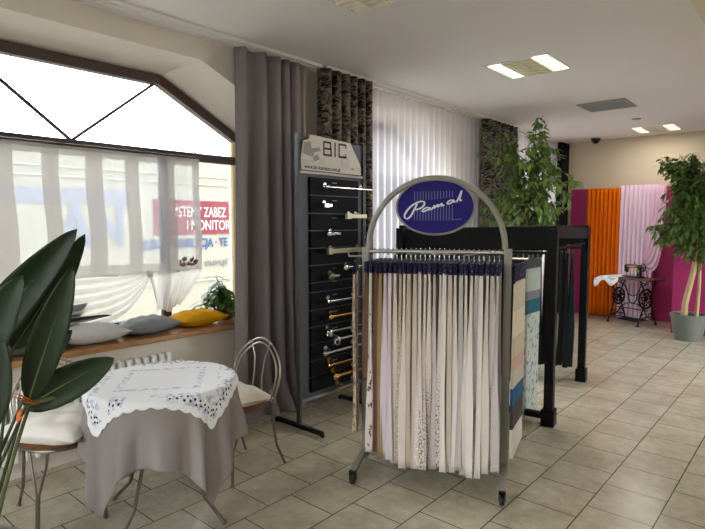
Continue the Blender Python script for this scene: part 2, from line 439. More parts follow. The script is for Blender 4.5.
# right frame edge of the front window, sunlight on it painted as pale colour
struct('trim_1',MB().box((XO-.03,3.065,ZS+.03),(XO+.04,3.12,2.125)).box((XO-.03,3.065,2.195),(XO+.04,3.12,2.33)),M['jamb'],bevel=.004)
# wood sills
for k,w in enumerate(wins):
    struct('windowsill',MB().box((XO-.0,w[0]-.02,.725),(-3.665,w[3]+.03,.765)),M['sillwood'],bevel=.008)
# bulkhead running along the ceiling
struct('trim_2',MB().box((-.573,YF,2.72),(.2,YB,CZ)),M['bulkhead'],smooth=False)
# right wall with shop windows (out of the frame; they let the daylight in)
rw=MB()
ro=[(4.9,6.7),(6.95,8.95)]
rw.box((XR,YF,0),(XR+.2,YB,.25)); rw.box((XR,YF,2.75),(XR+.2,YB,CZ))
pv=YF
for a,b in ro: rw.box((XR,pv,.25),(XR+.2,a,2.75)); pv=b
rw.box((XR,pv,.25),(XR+.2,YB,2.75))
struct('wall_right',rw,M['wall'],smooth=False)
for k,(a,b) in enumerate(ro,4):
    fr=MB(); 
    for lo,hi in (((XR+.08,a,.25),(XR+.14,a+.07,2.75)),((XR+.08,b-.07,.25),(XR+.14,b,2.75)),((XR+.08,a,.25),(XR+.14,b,.32)),((XR+.08,a,2.68),(XR+.14,b,2.75)),((XR+.08,(a+b)/2-.03,.3),(XR+.14,(a+b)/2+.03,2.7))): fr.box(lo,hi)
    o=struct('window_%d'%k,fr,M['brown'],smooth=False)
    struct('pane',MB().box((XR+.1,a+.03,.28),(XR+.106,b-.03,2.72)),M['glass'],o,smooth=False)
fo=MB()
for lo,hi in (((-3.5,.2),(-3.43,2.85)),((1.13,.2),(1.2,2.85)),((-3.5,.2),(1.2,.27)),((-3.5,2.78),(1.2,2.85)),((-1.18,.2),(-1.12,2.85))): fo.box((lo[0],YF-.15,lo[1]),(hi[0],YF-.09,hi[1]))
o=struct('window_7',fo,M['brown'],smooth=False)
struct('pane',MB().box((-3.47,YF-.123,.23),(1.17,YF-.117,2.82)),M['glass'],o,smooth=False)
# unseen wall added above the roof to keep sky light off the hoarding
struct('sky_block_wall',MB().box((-4.25,YF-.3,CZ+.3),(-3.9,YB+.3,4.6)),M['facade'],smooth=False)

# ------------------------------------------------------------------ street outside
struct('pavement',MB().box((-30,-20,-.35),(-4.2,40,-.18)),M['grass_road'],smooth=False)
struct('yard',MB().box((-4.2,-20,-.35),(30,YF-.25,-.18)).box((XR+.2,YF-.25,-.35),(30,40,-.18)),M['yard'],smooth=False)
hoard=thing('hoarding','cream street hoarding with printed banners seen through the front window','hoarding',(-8,4,-.18))
wpart('panel',MB().box((-8.2,-14,-.18),(-8,24,2.62)),M['facade'],hoard,smooth=False)
tr=MB()
for z in (2.24,2.37,.62): tr.box((-8.0,-14,z),(-7.975,24,z+.02))
wpart('rail_moulding',tr,M['banner_white'],hoard,smooth=False)
wpart('red_banner',MB().box((-8.0,4.45,1.41),(-7.985,7.2,1.97)),M['banner_red'],hoard,smooth=False)
wpart('blue_banner',MB().box((-8.0,.5,1.87),(-7.985,4.1,2.08)),M['banner_blue'],hoard,smooth=False)
def text(name,s,size,loc,m,parent,sx=1,extr=.002,off=0,fit=0,rot=(PI/2,0,PI/2)):
    cu=bpy.data.curves.new(name,'FONT'); cu.body=s; cu.size=size; cu.extrude=extr; cu.offset=off
    tmp=bpy.data.objects.new(name+' outline',cu); col.objects.link(tmp); bpy.context.view_layer.update()
    me=bpy.data.meshes.new_from_object(tmp.evaluated_get(bpy.context.evaluated_depsgraph_get()))
    bpy.data.objects.remove(tmp); bpy.data.curves.remove(cu)
    me.name=name; me.materials.clear(); me.materials.append(m)
    if fit: xs=[v.co.x for v in me.vertices]; sx=fit/(max(xs)-min(xs))
    me.transform(WM[parent.name].inverted()@Matrix.Translation(loc)@Euler(rot).to_matrix().to_4x4()@Matrix.Diagonal((sx,1,1,1)))
    o=bpy.data.objects.new(name,me); col.objects.link(o); o.parent=parent
    return o
text('lettering','SYSTEMY ZABEZ',.235,(-7.98,4.72,1.705),M['ink_white'],hoard,off=.002,fit=1.09)
text('lettering','I MONITOR',.235,(-7.98,5.02,1.485),M['ink_white'],hoard,off=.002,fit=.87)
text('lettering','TELEKOMUNIKACJA · TE',.20,(-7.98,4.12,1.20),M['ink_blue'],hoard,off=.006,fit=1.72)
text('lettering','an.net.pl',.15,(-7.98,5.37,.875),M['ink_grey'],hoard,fit=.46,off=.006)
text('lettering','AN',.82,(-7.98,3.05,1.29),M['ink_pale'],hoard,fit=.92,off=.02)
struct('sun_block_wall',MB().box((-6.7,-12,-.3),(14,-11,5.0)),M['bounce_white'],smooth=False)  # unseen wall added to keep sun out of the front window and bounce skylight
# far street tree, bare
tb=MB(); rnd=random.Random(3)
def branch(p,d,L,r,dep):
    q=p+d*L; tb.tube([p,p.lerp(q,.5)+Vector((rnd.uniform(-.05,.05),)*3)*L,q],[r,r*.8,r*.6],5)
    if dep:
        for _ in range(3): branch(q,(d+Vector((rnd.uniform(-.7,.7),rnd.uniform(-.7,.7),rnd.uniform(-.1,.6)))).normalized(),L*.72,r*.55,dep-1)
branch(Vector((-13,9.1,-.2)),Vector((0,0,1)),1.9,.06,4)
single('street_tree',tb,M['twig'],'thin bare street tree beyond the hoarding outside the front window','tree',(-13,9.1,-.2))

# ------------------------------------------------------------------ curtains and rails
def curtain_grid(p0,p1,z0,z1,nf,amp,seed,gather=0,kick=0,flare=0,nz=24,irr=.5,top_amp=.8,h2=.25):
    r=random.Random(seed); p0,p1=Vector(p0),Vector(p1); d=p1-p0; L=d.length; d.normalize(); n=Vector((-d.y,d.x,0))
    ph=[r.uniform(0,6.28) for _ in range(6)]
    def f(u,v):
        z=z0+(z1-z0)*v; low=1-v
        a=amp*(top_amp+(1-top_amp)*low*1.3)
        w=u*nf*2*PI+irr*math.sin(u*7+ph[0])*1.3+irr*.6*math.sin(u*17+ph[1])+low*irr*.5*math.sin(u*11+ph[2]+low*2)
        off=a*(math.sin(w)+h2*math.sin(2*w+ph[3]))+low*.01*math.sin(u*13+ph[4]+v*3)
        s=u*L+.35*a*math.cos(w)
        sm=low*low
        cs=(u-.5)*L*flare*sm
        k=kick*max(0,(low-.9)/.1)**1.5
        p=p0+d*(s+cs)+n*(off+k)
        return (p.x,p.y,z)
    nu=max(24,int(nf*14))
    m=MB(); m.grid(f,nu,nz,uvfn=lambda u,v:(u*L*1.9,(z1-z0)*v)); return m
def curtain(name,mb,m,label,loc,group=None,solid=.003): return single(name,mb,m,label,'curtain',loc,group,solid=solid,angle=80)
curtain('curtain',curtain_grid((-3.50,2.66,0),(-3.50,3.30,0),.02,2.96,4.6,.05,1,kick=-.12,flare=.2,irr=1.0),M['grey_curtain'],'mauve-grey floor-length curtain gathered beside the front window',(-3.5,3,0))
curtain('curtain',curtain_grid((-3.56,3.31,0),(-3.56,3.47,0),.02,2.96,2.5,.03,2),M['cream_curtain'],'narrow cream curtain strip just behind the grey curtain',(-3.56,3.5,0))
curtain('curtain',curtain_grid((-3.48,3.58,0),(-3.48,4.30,0),.03,2.985,6,.07,3,irr=.4),M['floral'],'dark floral curtain behind the black board stand',(-3.48,4.0,0))
curtain('curtain',curtain_grid((-3.50,6.70,0),(-3.50,7.65,0),.03,2.985,7,.065,4,irr=.4),M['floral'],'dark floral curtain half covered by the big ficus',(-3.5,7.4,0))
curtain('curtain',curtain_grid((-3.52,9.5,0),(-3.52,9.85,0),.03,2.985,4,.05,5),M['black_curtain'],'near-black narrow curtain in the far corner by the magenta wall',(-3.52,9.7,0))
curtain('sheer_curtain',curtain_grid((-3.60,3.95,0),(-3.60,6.85,0),.03,2.985,24,.03,6,irr=.2),M['sheer_win'],'white pleated sheer curtain behind the oval shop sign',(-3.6,5.5,0),solid=0)
curtain('sheer_curtain',curtain_grid((-3.60,7.5,0),(-3.60,9.7,0),.03,2.985,17,.03,7,irr=.2),M['sheer_win'],'white sheer curtain glowing behind the ficus leaves',(-3.6,8.6,0),solid=0)
def rail(y0,y1,xs,label,z=2.992,m='white',h=.028):
    t=thing('curtain_rail',label,'curtain rail',(xs[0],(y0+y1)/2,z))
    for x in xs: wpart('track',MB().box((x-.012,y0,z),(x+.012,y1,z+h)),M[m],t,bevel=.003)
    g=MB(); y=y0+.04
    return t
rail(-1.5,3.62,(-3.50,-3.57),'white double curtain track over the front window and grey curtain')
rail(3.66,6.96,(-3.48,-3.56),'white ceiling track above the sheer behind the oval sign',2.995,'white',.025)
rail(7.0,9.9,(-3.50,-3.58),'white ceiling track above the far sheer and corner curtain',2.995,'white',.025)

# cafe curtain with swag
cf=thing('cafe_curtain','striped white cafe curtain with a draped voile swag across the front window','curtain',(-3.98,1.4,.85))
def cafef(u,v):
    y=.0+u*2.64; z=1.205+v*.925
    return (-3.975+.012*math.sin(y*11)*(1-.5*v)+.006*math.sin(y*31+1),y+.01*math.sin(v*6),z+.008*math.sin(y*5)*(1-v))
wpart('panel',MB().grid(cafef,160,20,uvfn=lambda u,v:(u*2.64,v*.925)),M['cafe'],cf)
wpart('rod',MB().tube([(-3.975,-.1,2.14),(-3.975,2.66,2.14)],.008),M['brown'],cf)
sw=MB()
TY=2.15
def swag(y0,y1,n,dip):
    def f(u,v):
        # u along the top from far end to the tie, v from top to hem: folds converge on the tie
        y=y0+(y1-y0)*u
        top=1.225-.01*v
        hem=1.195-dip*(1-math.exp(-(TY-y)/.15))
        z=top+(hem-top)*v
        yy=y+(0.04*math.sin(v*9))*(1-u)
        fold=.024*math.sin(v*n*2*PI+u*3.0)*min(1,(1-u)*5+.15)
        return (-3.955+fold+.02*v,yy,z)
    return f
sw.grid(swag(.0,TY,6,.36),90,50)
def fan(u,v):
    # right piece: from the upper edge to a point, gathered at the tie
    y_top=TY+.48*u
    z_top=1.222
    bx=TY+.06+.20*u; bz=.895+.02*math.sin(u*9)+.03*u
    y=y_top+(bx-y_top)*v**1.15; z=z_top+(bz-z_top)*v
    return (-3.955+.022*math.sin(u*5*2*PI+v*2.5)*(.3+.7*v),y,z)
sw.grid(fan,50,26)
wpart('swag',sw,M['swag_voile'],cf)
kn=MB().ball((-3.94,TY,1.205),(.02,.028,.03)); kn.tube([(-3.94,TY,1.2),(-3.935,TY+.03,1.1),(-3.945,TY+.06,.95)],[.014,.012,.004],6)
wpart('gathering_tie',kn,M['swag_voile'],cf)
em=MB(); r0=random.Random(5)
for i in range(14):
    y,z=2.43+r0.random()*.16,1.25+r0.random()*.06; em.ball((-3.958,y,z),(.003,.011+r0.random()*.008,.011+r0.random()*.008),7)
wpart('embroidered_motif',em,mat('dusty pink stitching',(150,120,125),.8),cf)

# radiator
rd=thing('radiator','white ribbed radiator on the wall beneath the wooden sill','radiator',(-3.72,1.55,.12))
for i in range(20):
    y=.98+i*.062
    wpart('column',MB().box((-3.745,y-.02,.12),(-3.68,y+.02,.63)),M['white'],rd,bevel=.014)
pm=MB(); 
for z in (.16,.56): pm.tube([(-3.715,.95,z),(-3.715,2.19,z)],.018)
wpart('header_pipe',pm,M['white'],rd)
wpart('supply_pipe',MB().tube([(-3.715,2.19,.16),(-3.715,2.34,.16),(-3.715,2.38,.12),(-3.715,2.38,.0)],.011),M['white'],rd)
wpart('valve',MB().lathe([(.0,0),(.02,0),(.022,.05),(.016,.06),(.0,.06)],(-3.715,2.22,.535),12,'y'),M['white'],rd)
wpart('wall_pipe',MB().tube([(-3.745,-.5,.1),(-3.745,.87,.1),(-3.73,.94,.12),(-3.715,.96,.16)],.011),M['white'],rd)
struct('baseboard_left',MB().box((-3.775,-1.5,0),(-3.762,3.05,.075)),M['sillwall'],smooth=False)

# ------------------------------------------------------------------ pillows
def pillow_mb(w,d,t,seed,p=.42):
    r=random.Random(seed); ph=[r.uniform(0,6) for _ in range(5)]
    m=MB(); N=26
    def surf(sg):
        def f(a,b):
            u,v=2*a-1,2*b-1
            x=w/2*u*(1-.09*(1-v*v)); y=d/2*v*(1-.09*(1-u*u))
            k=max(0,(1-u*u)*(1-v*v))**p
            wr=.05*t*math.sin(u*9+ph[0]+v*3)*(1-abs(u))*k+.04*t*math.sin(v*11+ph[1]-u*4)*k
            return (x,y,sg*t/2*k+wr*(1 if sg>0 else .3))
        return f
    m.grid(surf(1),N,N); k=len(m.f); m.grid(surf(-1),N,N)
    for i in range(k,len(m.f)): m.f[i]=list(reversed(m.f[i]))
    return m
def pipe_edge(w,d,r=.004):
    pts=[]
    for s in range(4):
        for i in range(14):
            q=-1+2*i/14
            u,v=[(q,-1),(1,q),(-q,1),(-1,-q)][s]
            pts.append((w/2*u*(1-.09*(1-v*v)),d/2*v*(1-.09*(1-u*u)),0))
    return MB().tube(pts,r,6,closed=True)
def pillow(label,m,loc,rot,w,d,t,seed,group=None,name='pillow',pipe=True):
    o=thing(name,label,name,loc,0,group); o.rotation_euler=rot
    part('cover',pillow_mb(w,d,t,seed),m,o,angle=60)
    if pipe: part('seam',pipe_edge(w,d),m,o)
    return o
G='pillows on the window sill'
pillow('dark slate pillow on the sill behind the bird of paradise leaves',M['pil_dark'],(-3.84,1.23,.825),(.0,-.10,.1),.33,.42,.14,11,G)
pillow('pale silvery pillow on the sill left of the grey velvet one',M['pil_light'],(-3.85,1.66,.826),(.02,-.08,-.12),.34,.42,.145,12,G)
pillow('mid grey velvet pillow on the sill beside the mustard pillow',M['pil_grey'],(-3.86,2.07,.826),(.03,-.10,-.18),.34,.42,.14,13,G)
pillow('mustard yellow pillow at the right end of the sill',M['pil_mustard'],(-3.87,2.51,.825),(0,-.06,.0),.33,.42,.14,14,G)
pillow('grey pillow leaning on the glass behind the pale silvery one',M['pil_grey'],(-4.02,1.45,.90),(0,-.95,0),.33,.42,.09,15,G)

# small plant on the sill
sp=thing('potted_plant','small leafy green plant in a pot at the right end of the sill','plant',(-3.92,2.83,.765))
wpart('pot',MB().lathe([(.0,0),(.055,0),(.075,.11),(.08,.115),(.08,.13),(.068,.13),(.065,.115),(0,.115)],(-3.92,2.83,.765),20),M['terracotta'],sp)
lm=MB(); sm=MB(); rr=random.Random(8)
def leaf(m,base,d,up,L,W,fold=.25,curl=.3,n=4):
    d=Vector(d).normalized(); up=Vector(up); s=d.cross(up)
    if s.length<1e-4: s=d.cross(Vector((1,0,.3)))
    s.normalize(); nn=s.cross(d).normalized(); base=Vector(base)
    vs=[];fs=[]
    for i in range(n+1):
        t=i/n; w=W*(math.sin(PI*min(1,t**.75*1.0))**.8 if 0<t<1 else 0.02)
        c=base+d*(L*t)-nn*(curl*L*t*t)
        vs+= [c-s*w/2+nn*(fold*w/2),c,c+s*w/2+nn*(fold*w/2)]
    for i in range(n):
        a=i*3; fs+=[(a,a+1,a+4,a+3),(a+1,a+2,a+5,a+4)]
    m.add(vs,fs)
for i in range(26):
    a=rr.uniform(0,6.28); rad=rr.uniform(.04,.2); top=Vector((-3.90+.7*rad*math.cos(a),2.78+rad*math.sin(a)*1.1,1.20-1.5*rad+rr.uniform(-.1,.04)))
    b=Vector((-3.92,2.83,.88)); sm.tube([b,b.lerp(top,.5)+Vector((0,0,.05)),top],.004,5)
    for k in range(8):
        t=.3+.7*k/7; p=b.lerp(top,t)+Vector((0,0,.05*4*t*(1-t)*.8))
        an=rr.uniform(0,6.28); d=Vector((math.cos(an),math.sin(an),rr.uniform(-.6,.4)))
        if p.x+d.x*.15<-4.07 : d.x=abs(d.x)
        if p.y+d.y*.15>2.93: d.y=-abs(d.y)
        leaf(lm,p,d,(0,0,1),rr.uniform(.10,.16),rr.uniform(.034,.05),.2,.3)
wpart('stems',sm,M['stem'],sp); wpart('foliage',lm,M['small_leaf'],sp,angle=80)

# ------------------------------------------------------------------ ceiling fittings
def ceil_light(cx,cy,label,idx,energy=0):
    t=thing('ceiling_light',label,'ceiling light',(cx,cy,CZ),0,'recessed louvre lights'); s=.295
    fr=MB()
    for lo,hi in (((-s,-s,-.008),(-s+.018,s,.0)),((s-.018,-s,-.008),(s,s,.0)),((-s,-s,-.008),(s,-s+.018,.0)),((-s,s-.018,-.008),(s,s,.0))): fr.box(lo,hi)
    part('frame',fr,M['white'],t,bevel=.002)
    part('reflector',MB().box((-s+.02,-s+.02,-.0015),(s-.02,s-.02,.0)),M['trough'],t,smooth=False)
    for sx in (-1,1):
        part('lamp_diffuser',MB().box((sx*.205-.062,-s+.025,-.006),(sx*.205+.062,s-.025,-.0015)),M['lens' if energy else 'trough'],t,smooth=False)
    lv=MB()
    for i in range(9):
        y=-s+.045+i*(2*s-.09)/8
        lv.box((-s+.02,y-.003,-.014),(s-.02,y+.003,-.006))
    for x in (-.135,0,.135): lv.box((x-.005,-s+.02,-.015),(x+.005,s-.02,-.006))
    part('louvre',lv,M['louvre'],t,smooth=False)
    if not energy: return t
    L=bpy.data.lights.new('lamp','AREA'); L.shape='RECTANGLE'; L.size=.5; L.size_y=.5; L.energy=energy; L.color=(1,.95,.90)
    lo=bpy.data.objects.new('lamp',L); col.objects.link(lo); lo.parent=t; lo.location=(0,0,-.02)
    return t
ceil_light(-2.19,2.62,'unlit recessed louvre ceiling light above the grey rack at the top edge',0)
ceil_light(-2.12,4.90,'lit recessed louvre ceiling light nearer the dark floral curtains',1,24)
ceil_light(-2.0,9.30,'lit recessed louvre ceiling light furthest back by the end wall',2,8)
vt=thing('ceiling_vent','grey square slatted ventilation grille in the ceiling','vent',(-2.07,7.08,CZ))
fr=MB(); s=.27
for lo,hi in (((-s,-s,-.012),(-s+.03,s,.0)),((s-.03,-s,-.012),(s,s,.0)),((-s,-s,-.012),(s,-s+.03,.0)),((-s,s-.03,-.012),(s,s,.0))): fr.box(lo,hi)
part('frame',fr,M['grille'],vt,bevel=.003)
part('backing',MB().box((-s+.03,-s+.03,-.003),(s-.03,s-.03,.0)),M['iron'],vt,smooth=False)
sl=MB()
for i in range(14):
    y=-s+.05+i*.0355; sl.beam((-s+.03,y,-.008),(s-.03,y,-.008),.022,.002,(0,.5,1))
part('slats',sl,M['grille'],vt,smooth=False)
single('ceiling_speaker_plate',MB().lathe([(.0,-.012),(.05,-.012),(.062,-.004),(.062,0),(0,0)],(-2.03,8.27,CZ),20),M['grille'],'small round grey plate on the ceiling near the far light','ceiling plate',(-2.03,8.27,CZ))
cd=thing('security_camera','dark dome security camera on the ceiling by the end wall','camera',(-3.0,9.72,CZ))
part('mount',MB().lathe([(0,0),(.075,0),(.07,-.03),(0,-.03)],(0,0,0),20),M['cctv'],cd)
part('dome',MB().lathe([(.062,-.03),(.058,-.055),(.04,-.078),(.015,-.088),(.001,-.09)],(0,0,0),20),M['machine'],cd)

# ------------------------------------------------------------------ back wall booth
single('magenta_wall_panel',MB().box((-3.45,YB-.01,0),(-1.62,YB+.028,2.19)),M['magenta'],'flat magenta panel on the end wall behind the hanging curtains','wall panel',(-2.5,YB,0),smooth=False)
mp=thing('partition','magenta partition standing forward behind the right ficus','partition',(-1.62,9.0,0))
wpart('front_board',MB().box((-1.60,8.99,0),(1.4,9.03,2.17)),M['magenta'],mp,bevel=.003)
wpart('side_board',MB().box((-1.64,8.99,0),(-1.60,YB-.02,2.17)),M['magenta'],mp,bevel=.003)
curtain('curtain',curtain_grid((-3.16,YB-.10,0),(-2.62,YB-.10,0),.015,2.19,8,.032,21,irr=.1,h2=.05),M['orange_curtain'],'pleated orange curtain hanging against the magenta end wall',(-2.9,YB-.1,0))
pk=thing('sheer_curtain','pale pink voile curtain with a looped swag behind the sewing machine','curtain',(-2.3,YB-.1,0))
wpart('drop',curtain_grid((-2.63,YB-.11,0),(-2.10,YB-.11,0),.015,2.22,8,.028,22,irr=.12,h2=.05),M['pink_sheer'],pk)
def pinkswag(u,v):
    # right side of the voile: gathered up towards the machine, its free edge looping down
    def bez(p,t): 
        q=[Vector(k) for k in p]; return q[0]*(1-t)**3+q[1]*3*t*(1-t)**2+q[2]*3*t*t*(1-t)+q[3]*t**3
    Lp=bez(((-2.14,2.22),(-2.14,1.8),(-2.16,1.3),(-2.19,1.05)),v); Rp=bez(((-1.93,2.22),(-1.90,1.15),(-1.98,.52),(-2.19,.99)),v)
    p=Lp.lerp(Rp,u)
    return (p.x,YB-.16-.03*math.sin(u*5*2*PI)*(1-.5*v)-.12*v,p.y)
wpart('swag',MB().grid(pinkswag,36,40),M['pink_sheer'],pk)

# ------------------------------------------------------------------ sewing machine table
st=thing('sewing_table','old treadle sewing table with black cast-iron legs by the pink curtain','table',(-2.27,9.42,0),math.radians(-24))
# local: x along the table, y depth (front = -y)
part('tabletop',MB().box((-.40,-.21,.715),(.40,.21,.738)),M['tablewood'],st,bevel=.004)
def ironside(x):
    m=MB()
    for s in (-1,1):
        pts=[]
        for t in [i/14 for i in range(15)]:
            y=s*(.20-.13*math.sin(PI*t)**1.2+.02*math.sin(2*PI*t)); pts.append((x,y,.03+.70*t))
        m.tube(pts,.011,8)
        m.ball((x,s*.205,.022),(.018,.026,.022))
        m.tube([(x,s*.20,.73),(x,s*.15,.68),(x,s*.07,.66),(x,s*.02,.70),(x,s*.05,.73)],.008,6)
        m.tube([(x,s*.16,.14),(x,s*.10,.20),(x,s*.03,.19),(x,s*.02,.13),(x,s*.07,.10),(x,s*.12,.12)],.007,6)
    m.tube([(x,-.2,.73),(x,.2,.73)],.010,6); m.tube([(x,-.15,.12),(x,0,.15),(x,.15,.12)],.010,6)
    return m
def disc(x,r):
    m=MB(); m.tube([(x,r*math.cos(t*2*PI/28),.42+r*math.sin(t*2*PI/28)) for t in range(28)],.015,8,closed=True)
    for k in range(7):
        a=2*PI*k/7
        m.tube([(x,.0,.42),(x,.5*r*math.cos(a)+.02*math.sin(a),.42+.5*r*math.sin(a)),(x,r*math.cos(a+.2),.42+r*math.sin(a+.2))],.009,6)
        m.ball((x,.62*r*math.cos(a+.4),.42+.62*r*math.sin(a+.4)),(.006,.022,.022),8)
    m.lathe([(0,-.012),(.035,-.012),(.035,.012),(0,.012)],(x,0,.42),16,'x')
    return m
for x in (-.27,.27): part('leg',ironside(x),M['iron'],st)
part('flywheel',disc(.235,.15),M['iron'],st); part('side_rosette',disc(-.25,.13),M['iron'],st)
cr=MB()
for s in (-1,1):
    cr.tube([(s*.27,.0,.66),(s*.14,.0,.60),(s*.09,.0,.50),(s*.07,0,.38),(s*.03,0,.33)],.009,6)
    cr.tube([(s*.27,0,.14),(s*.2,0,.26),(s*.1,0,.32),(0,0,.33)],.009,6)
cr.tube([(-.27,0,.24),(.27,0,.24)],.008,6); cr.tube([(-.09,0,.48),(0,0,.44),(.09,0,.48)],.008,6)
part('cross_brace',cr,M['iron'],st)
td=MB().box((-.16,-.12,.06),(.16,.12,.075))
for i in range(7): td.box((-.16,-.115+i*.035,.075),(.16,-.105+i*.035,.082))
td.tube([(-.27,0,.09),(.27,0,.09)],.009,6)
part('treadle',td,M['iron'],st,smooth=False)
part('drive_belt',MB().tube([(.215,-.14,.42),(.21,-.08,.84),(.21,.02,.86),(.215,.14,.42)],.004,6),M['rubber'],st)
sm_=thing('sewing_machine','vintage black sewing machine with brass plates on the treadle table','sewing machine',(-2.27,9.42,.738),math.radians(-24)); sm_.scale=(.78,.78,.78)
part('bed',MB().box((-.20,-.085,0),(.20,.085,.035)),M['machine'],sm_,bevel=.008)
arm=MB(); arm.lathe([(0,0),(.055,0),(.05,.03),(.042,.10),(.045,.16),(.05,.20),(.04,.235),(0,.24)],(.13,0,.03),16)
arm.tube([(.14,0,.225),(.05,0,.235),(-.06,0,.232),(-.15,0,.225)],[.042,.036,.034,.036],12)
arm.lathe([(0,0),(.03,0),(.036,.03),(.036,.14),(.028,.16),(0,.16)],(-.15,0,.10),14)
part('arm',arm,M['machine'],sm_)
hw=MB(); hw.tube([(.215,.075*math.cos(k*PI/12),.215+.075*math.sin(k*PI/12)) for k in range(24)],.012,8,closed=True)
for k in range(5): hw.tube([(.215,0,.215),(.215,.075*math.cos(k*2*PI/5),.215+.075*math.sin(k*2*PI/5))],.007,6)
hw.tube([(.16,0,.215),(.235,0,.215)],.016,10)
part('hand_wheel',hw,M['machine'],sm_)
bp=MB().box((-.188,-.03,.12),(-.184,.03,.25)); bp.lathe([(0,-.003),(.032,-.003),(.032,.003),(0,.003)],(.13,-.052,.15),16,'y'); bp.box((-.10,-.037,.215),(.08,-.033,.245))
part('brass_plate',bp,M['gold'],sm_)
part('needle_bar',MB().tube([(-.155,-.0,.12),(-.155,0,.04)],.006,8),M['chrome'],sm_)
part('spool_pin',MB().tube([(.02,0,.26),(.02,0,.33)],.003,6).lathe([(0,0),(.014,0),(.010,.01),(.010,.035),(.014,.045),(0,.045)],(.02,0,.268),10),M['gold'],sm_)
lc=MB()
def lacec(u,v):
    x=-.55+.46*u; y=-.265+.50*v
    ov=max(0,abs(y)-.215); z=.746+.006*math.sin(x*25)*math.cos(y*19)
    if x<-.40: z-=.10*(-.40-x)/.2+ .01*math.sin(y*30)
    z-= 2.2*ov*(1+.4*math.sin(x*22)); 
    return (x,max(-.232,min(.232,y)),z+.012*(x<-.4)*math.sin(y*22))
lc.grid(lacec,30,30,uvfn=lambda u,v:((u-.5)*.86,(v-.5)*.86))
lcw=WM[st.name]; lc.xform(lcw)
single('lace_cloth',lc,M['lace'],'white lace runner hanging off the left of the sewing table','cloth',(-2.7,9.6,.76),solid=.003)

# ------------------------------------------------------------------ ficus trees
def ficus(name,label,base,pot,trunks,crown,nbr,nlv,seed,lowz):
    r=random.Random(seed); t=thing(name,label,'plant',base)
    R,Hh=pot; p=MB().lathe([(0,0),(R*.74,0),(R*.95,Hh*.86),(R*1.0,Hh*.86),(R*1.02,Hh),(R*.92,Hh),(R*.9,Hh*.9),(0,Hh*.9)],(0,0,0),32)
    part('pot',p,M['pot'],t); part('soil',MB().lathe([(0,Hh*.9),(R*.89,Hh*.9),(R*.89,Hh*.915),(0,Hh*.93)],(0,0,0),24),M['soil'],t)
    br=MB(); lv=MB()
    tops=[]
    for pts,rad in trunks:
        br.tube(pts,[rad*(1-.45*i/(len(pts)-1)) for i in range(len(pts))],9); tops.append([Vector(q) for q in pts])
    part('trunk',br,M['bark'],t)
    tw=MB()
    for i in range(nbr):
        tr_=tops[i%len(tops)]; k=r.uniform(.45,1.0)*(len(tr_)-1); j=min(int(k),len(tr_)-2); s=tr_[j].lerp(tr_[j+1],k-j)
        # a random target inside one of the crown lobes
        c,(rx,ry,rz)=r.choice(crown)
        while True:
            q=Vector((r.uniform(-1,1),r.uniform(-1,1),r.uniform(-1,1)))
            if .3<q.length<1: break
        e=Vector((c[0]+q.x*rx,c[1]+q.y*ry,c[2]+q.z*rz))
        mid=s.lerp(e,.55)+Vector((0,0,.10+.12*(e-s).length))
        pts=[]
        for n in range(9):
            a=n/8; pts.append(s*(1-a)**2+mid*2*a*(1-a)+e*a*a)
        tw.tube(pts,[.006*(1-.7*n/8) for n in range(9)],4)
        for n in range(nlv):
            a=r.uniform(.35,1.0); f=a*8; j=min(int(f),7); pnt=pts[j].lerp(pts[j+1],f-j)
            dr=(pts[j+1]-pts[j]).normalized()
            d=dr*.5+Vector((r.uniform(-1,1),r.uniform(-1,1),r.uniform(-.9,.25)))+Vector((0,0,-.35))
            leaf(lv,pnt,d,(r.uniform(-.4,.4),r.uniform(-.4,.4),1),r.uniform(.075,.125),r.uniform(.036,.054),.25,.25,3)
    part('branches',tw,M['twig'],t); part('foliage',lv,M['ficus_leaf'],t,angle=80)
    return t
ficus('potted_ficus','big bushy ficus tree standing behind the black sample rack',(-2.82,6.55,0),(.25,.42),
      [([(0,0,.3),(.02,.02,.8),(-.03,0,1.3),(.02,.0,1.8),(.05,0,2.3)],.03),([(.05,.03,.3),(.1,0,.9),(.16,.03,1.5),(.2,0,2.1)],.026)],
      [((-.42,-.1,2.55),(.22,.25,.32)),((.02,0,2.25),(.42,.35,.45)),((.16,-.1,2.62),(.16,.2,.30)),((.45,.0,1.95),(.32,.3,.38)),((-.35,0,1.8),(.35,.3,.35)),((.1,0,1.65),(.5,.35,.3)),((-.05,0,1.2),(.45,.3,.35))],135,16,31,1.0)
ficus('potted_ficus','ficus tree with pale slanting trunks in a round grey pot at right',(-1.36,8.62,0),(.225,.36),
      [([(-.06,0,.25),(-.05,0,.5),(.03,0,.95),(.08,0,1.4),(.02,0,1.9),(.0,0,2.3)],.045),([(.08,.02,.25),(.10,.02,.7),(.10,.0,1.2),(.14,0,1.7)],.028)],
      [((-.2,-.05,2.44),(.26,.2,.14)),((.15,-.05,2.35),(.3,.2,.22)),((.0,-.05,2.1),(.42,.22,.28)),((-.18,-.05,1.9),(.28,.2,.3)),((-.29,-.1,1.5),(.24,.2,.24)),((.2,-.05,1.6),(.38,.22,.4)),((.05,-.1,1.3),(.36,.2,.2))],210,15,32,1.2)

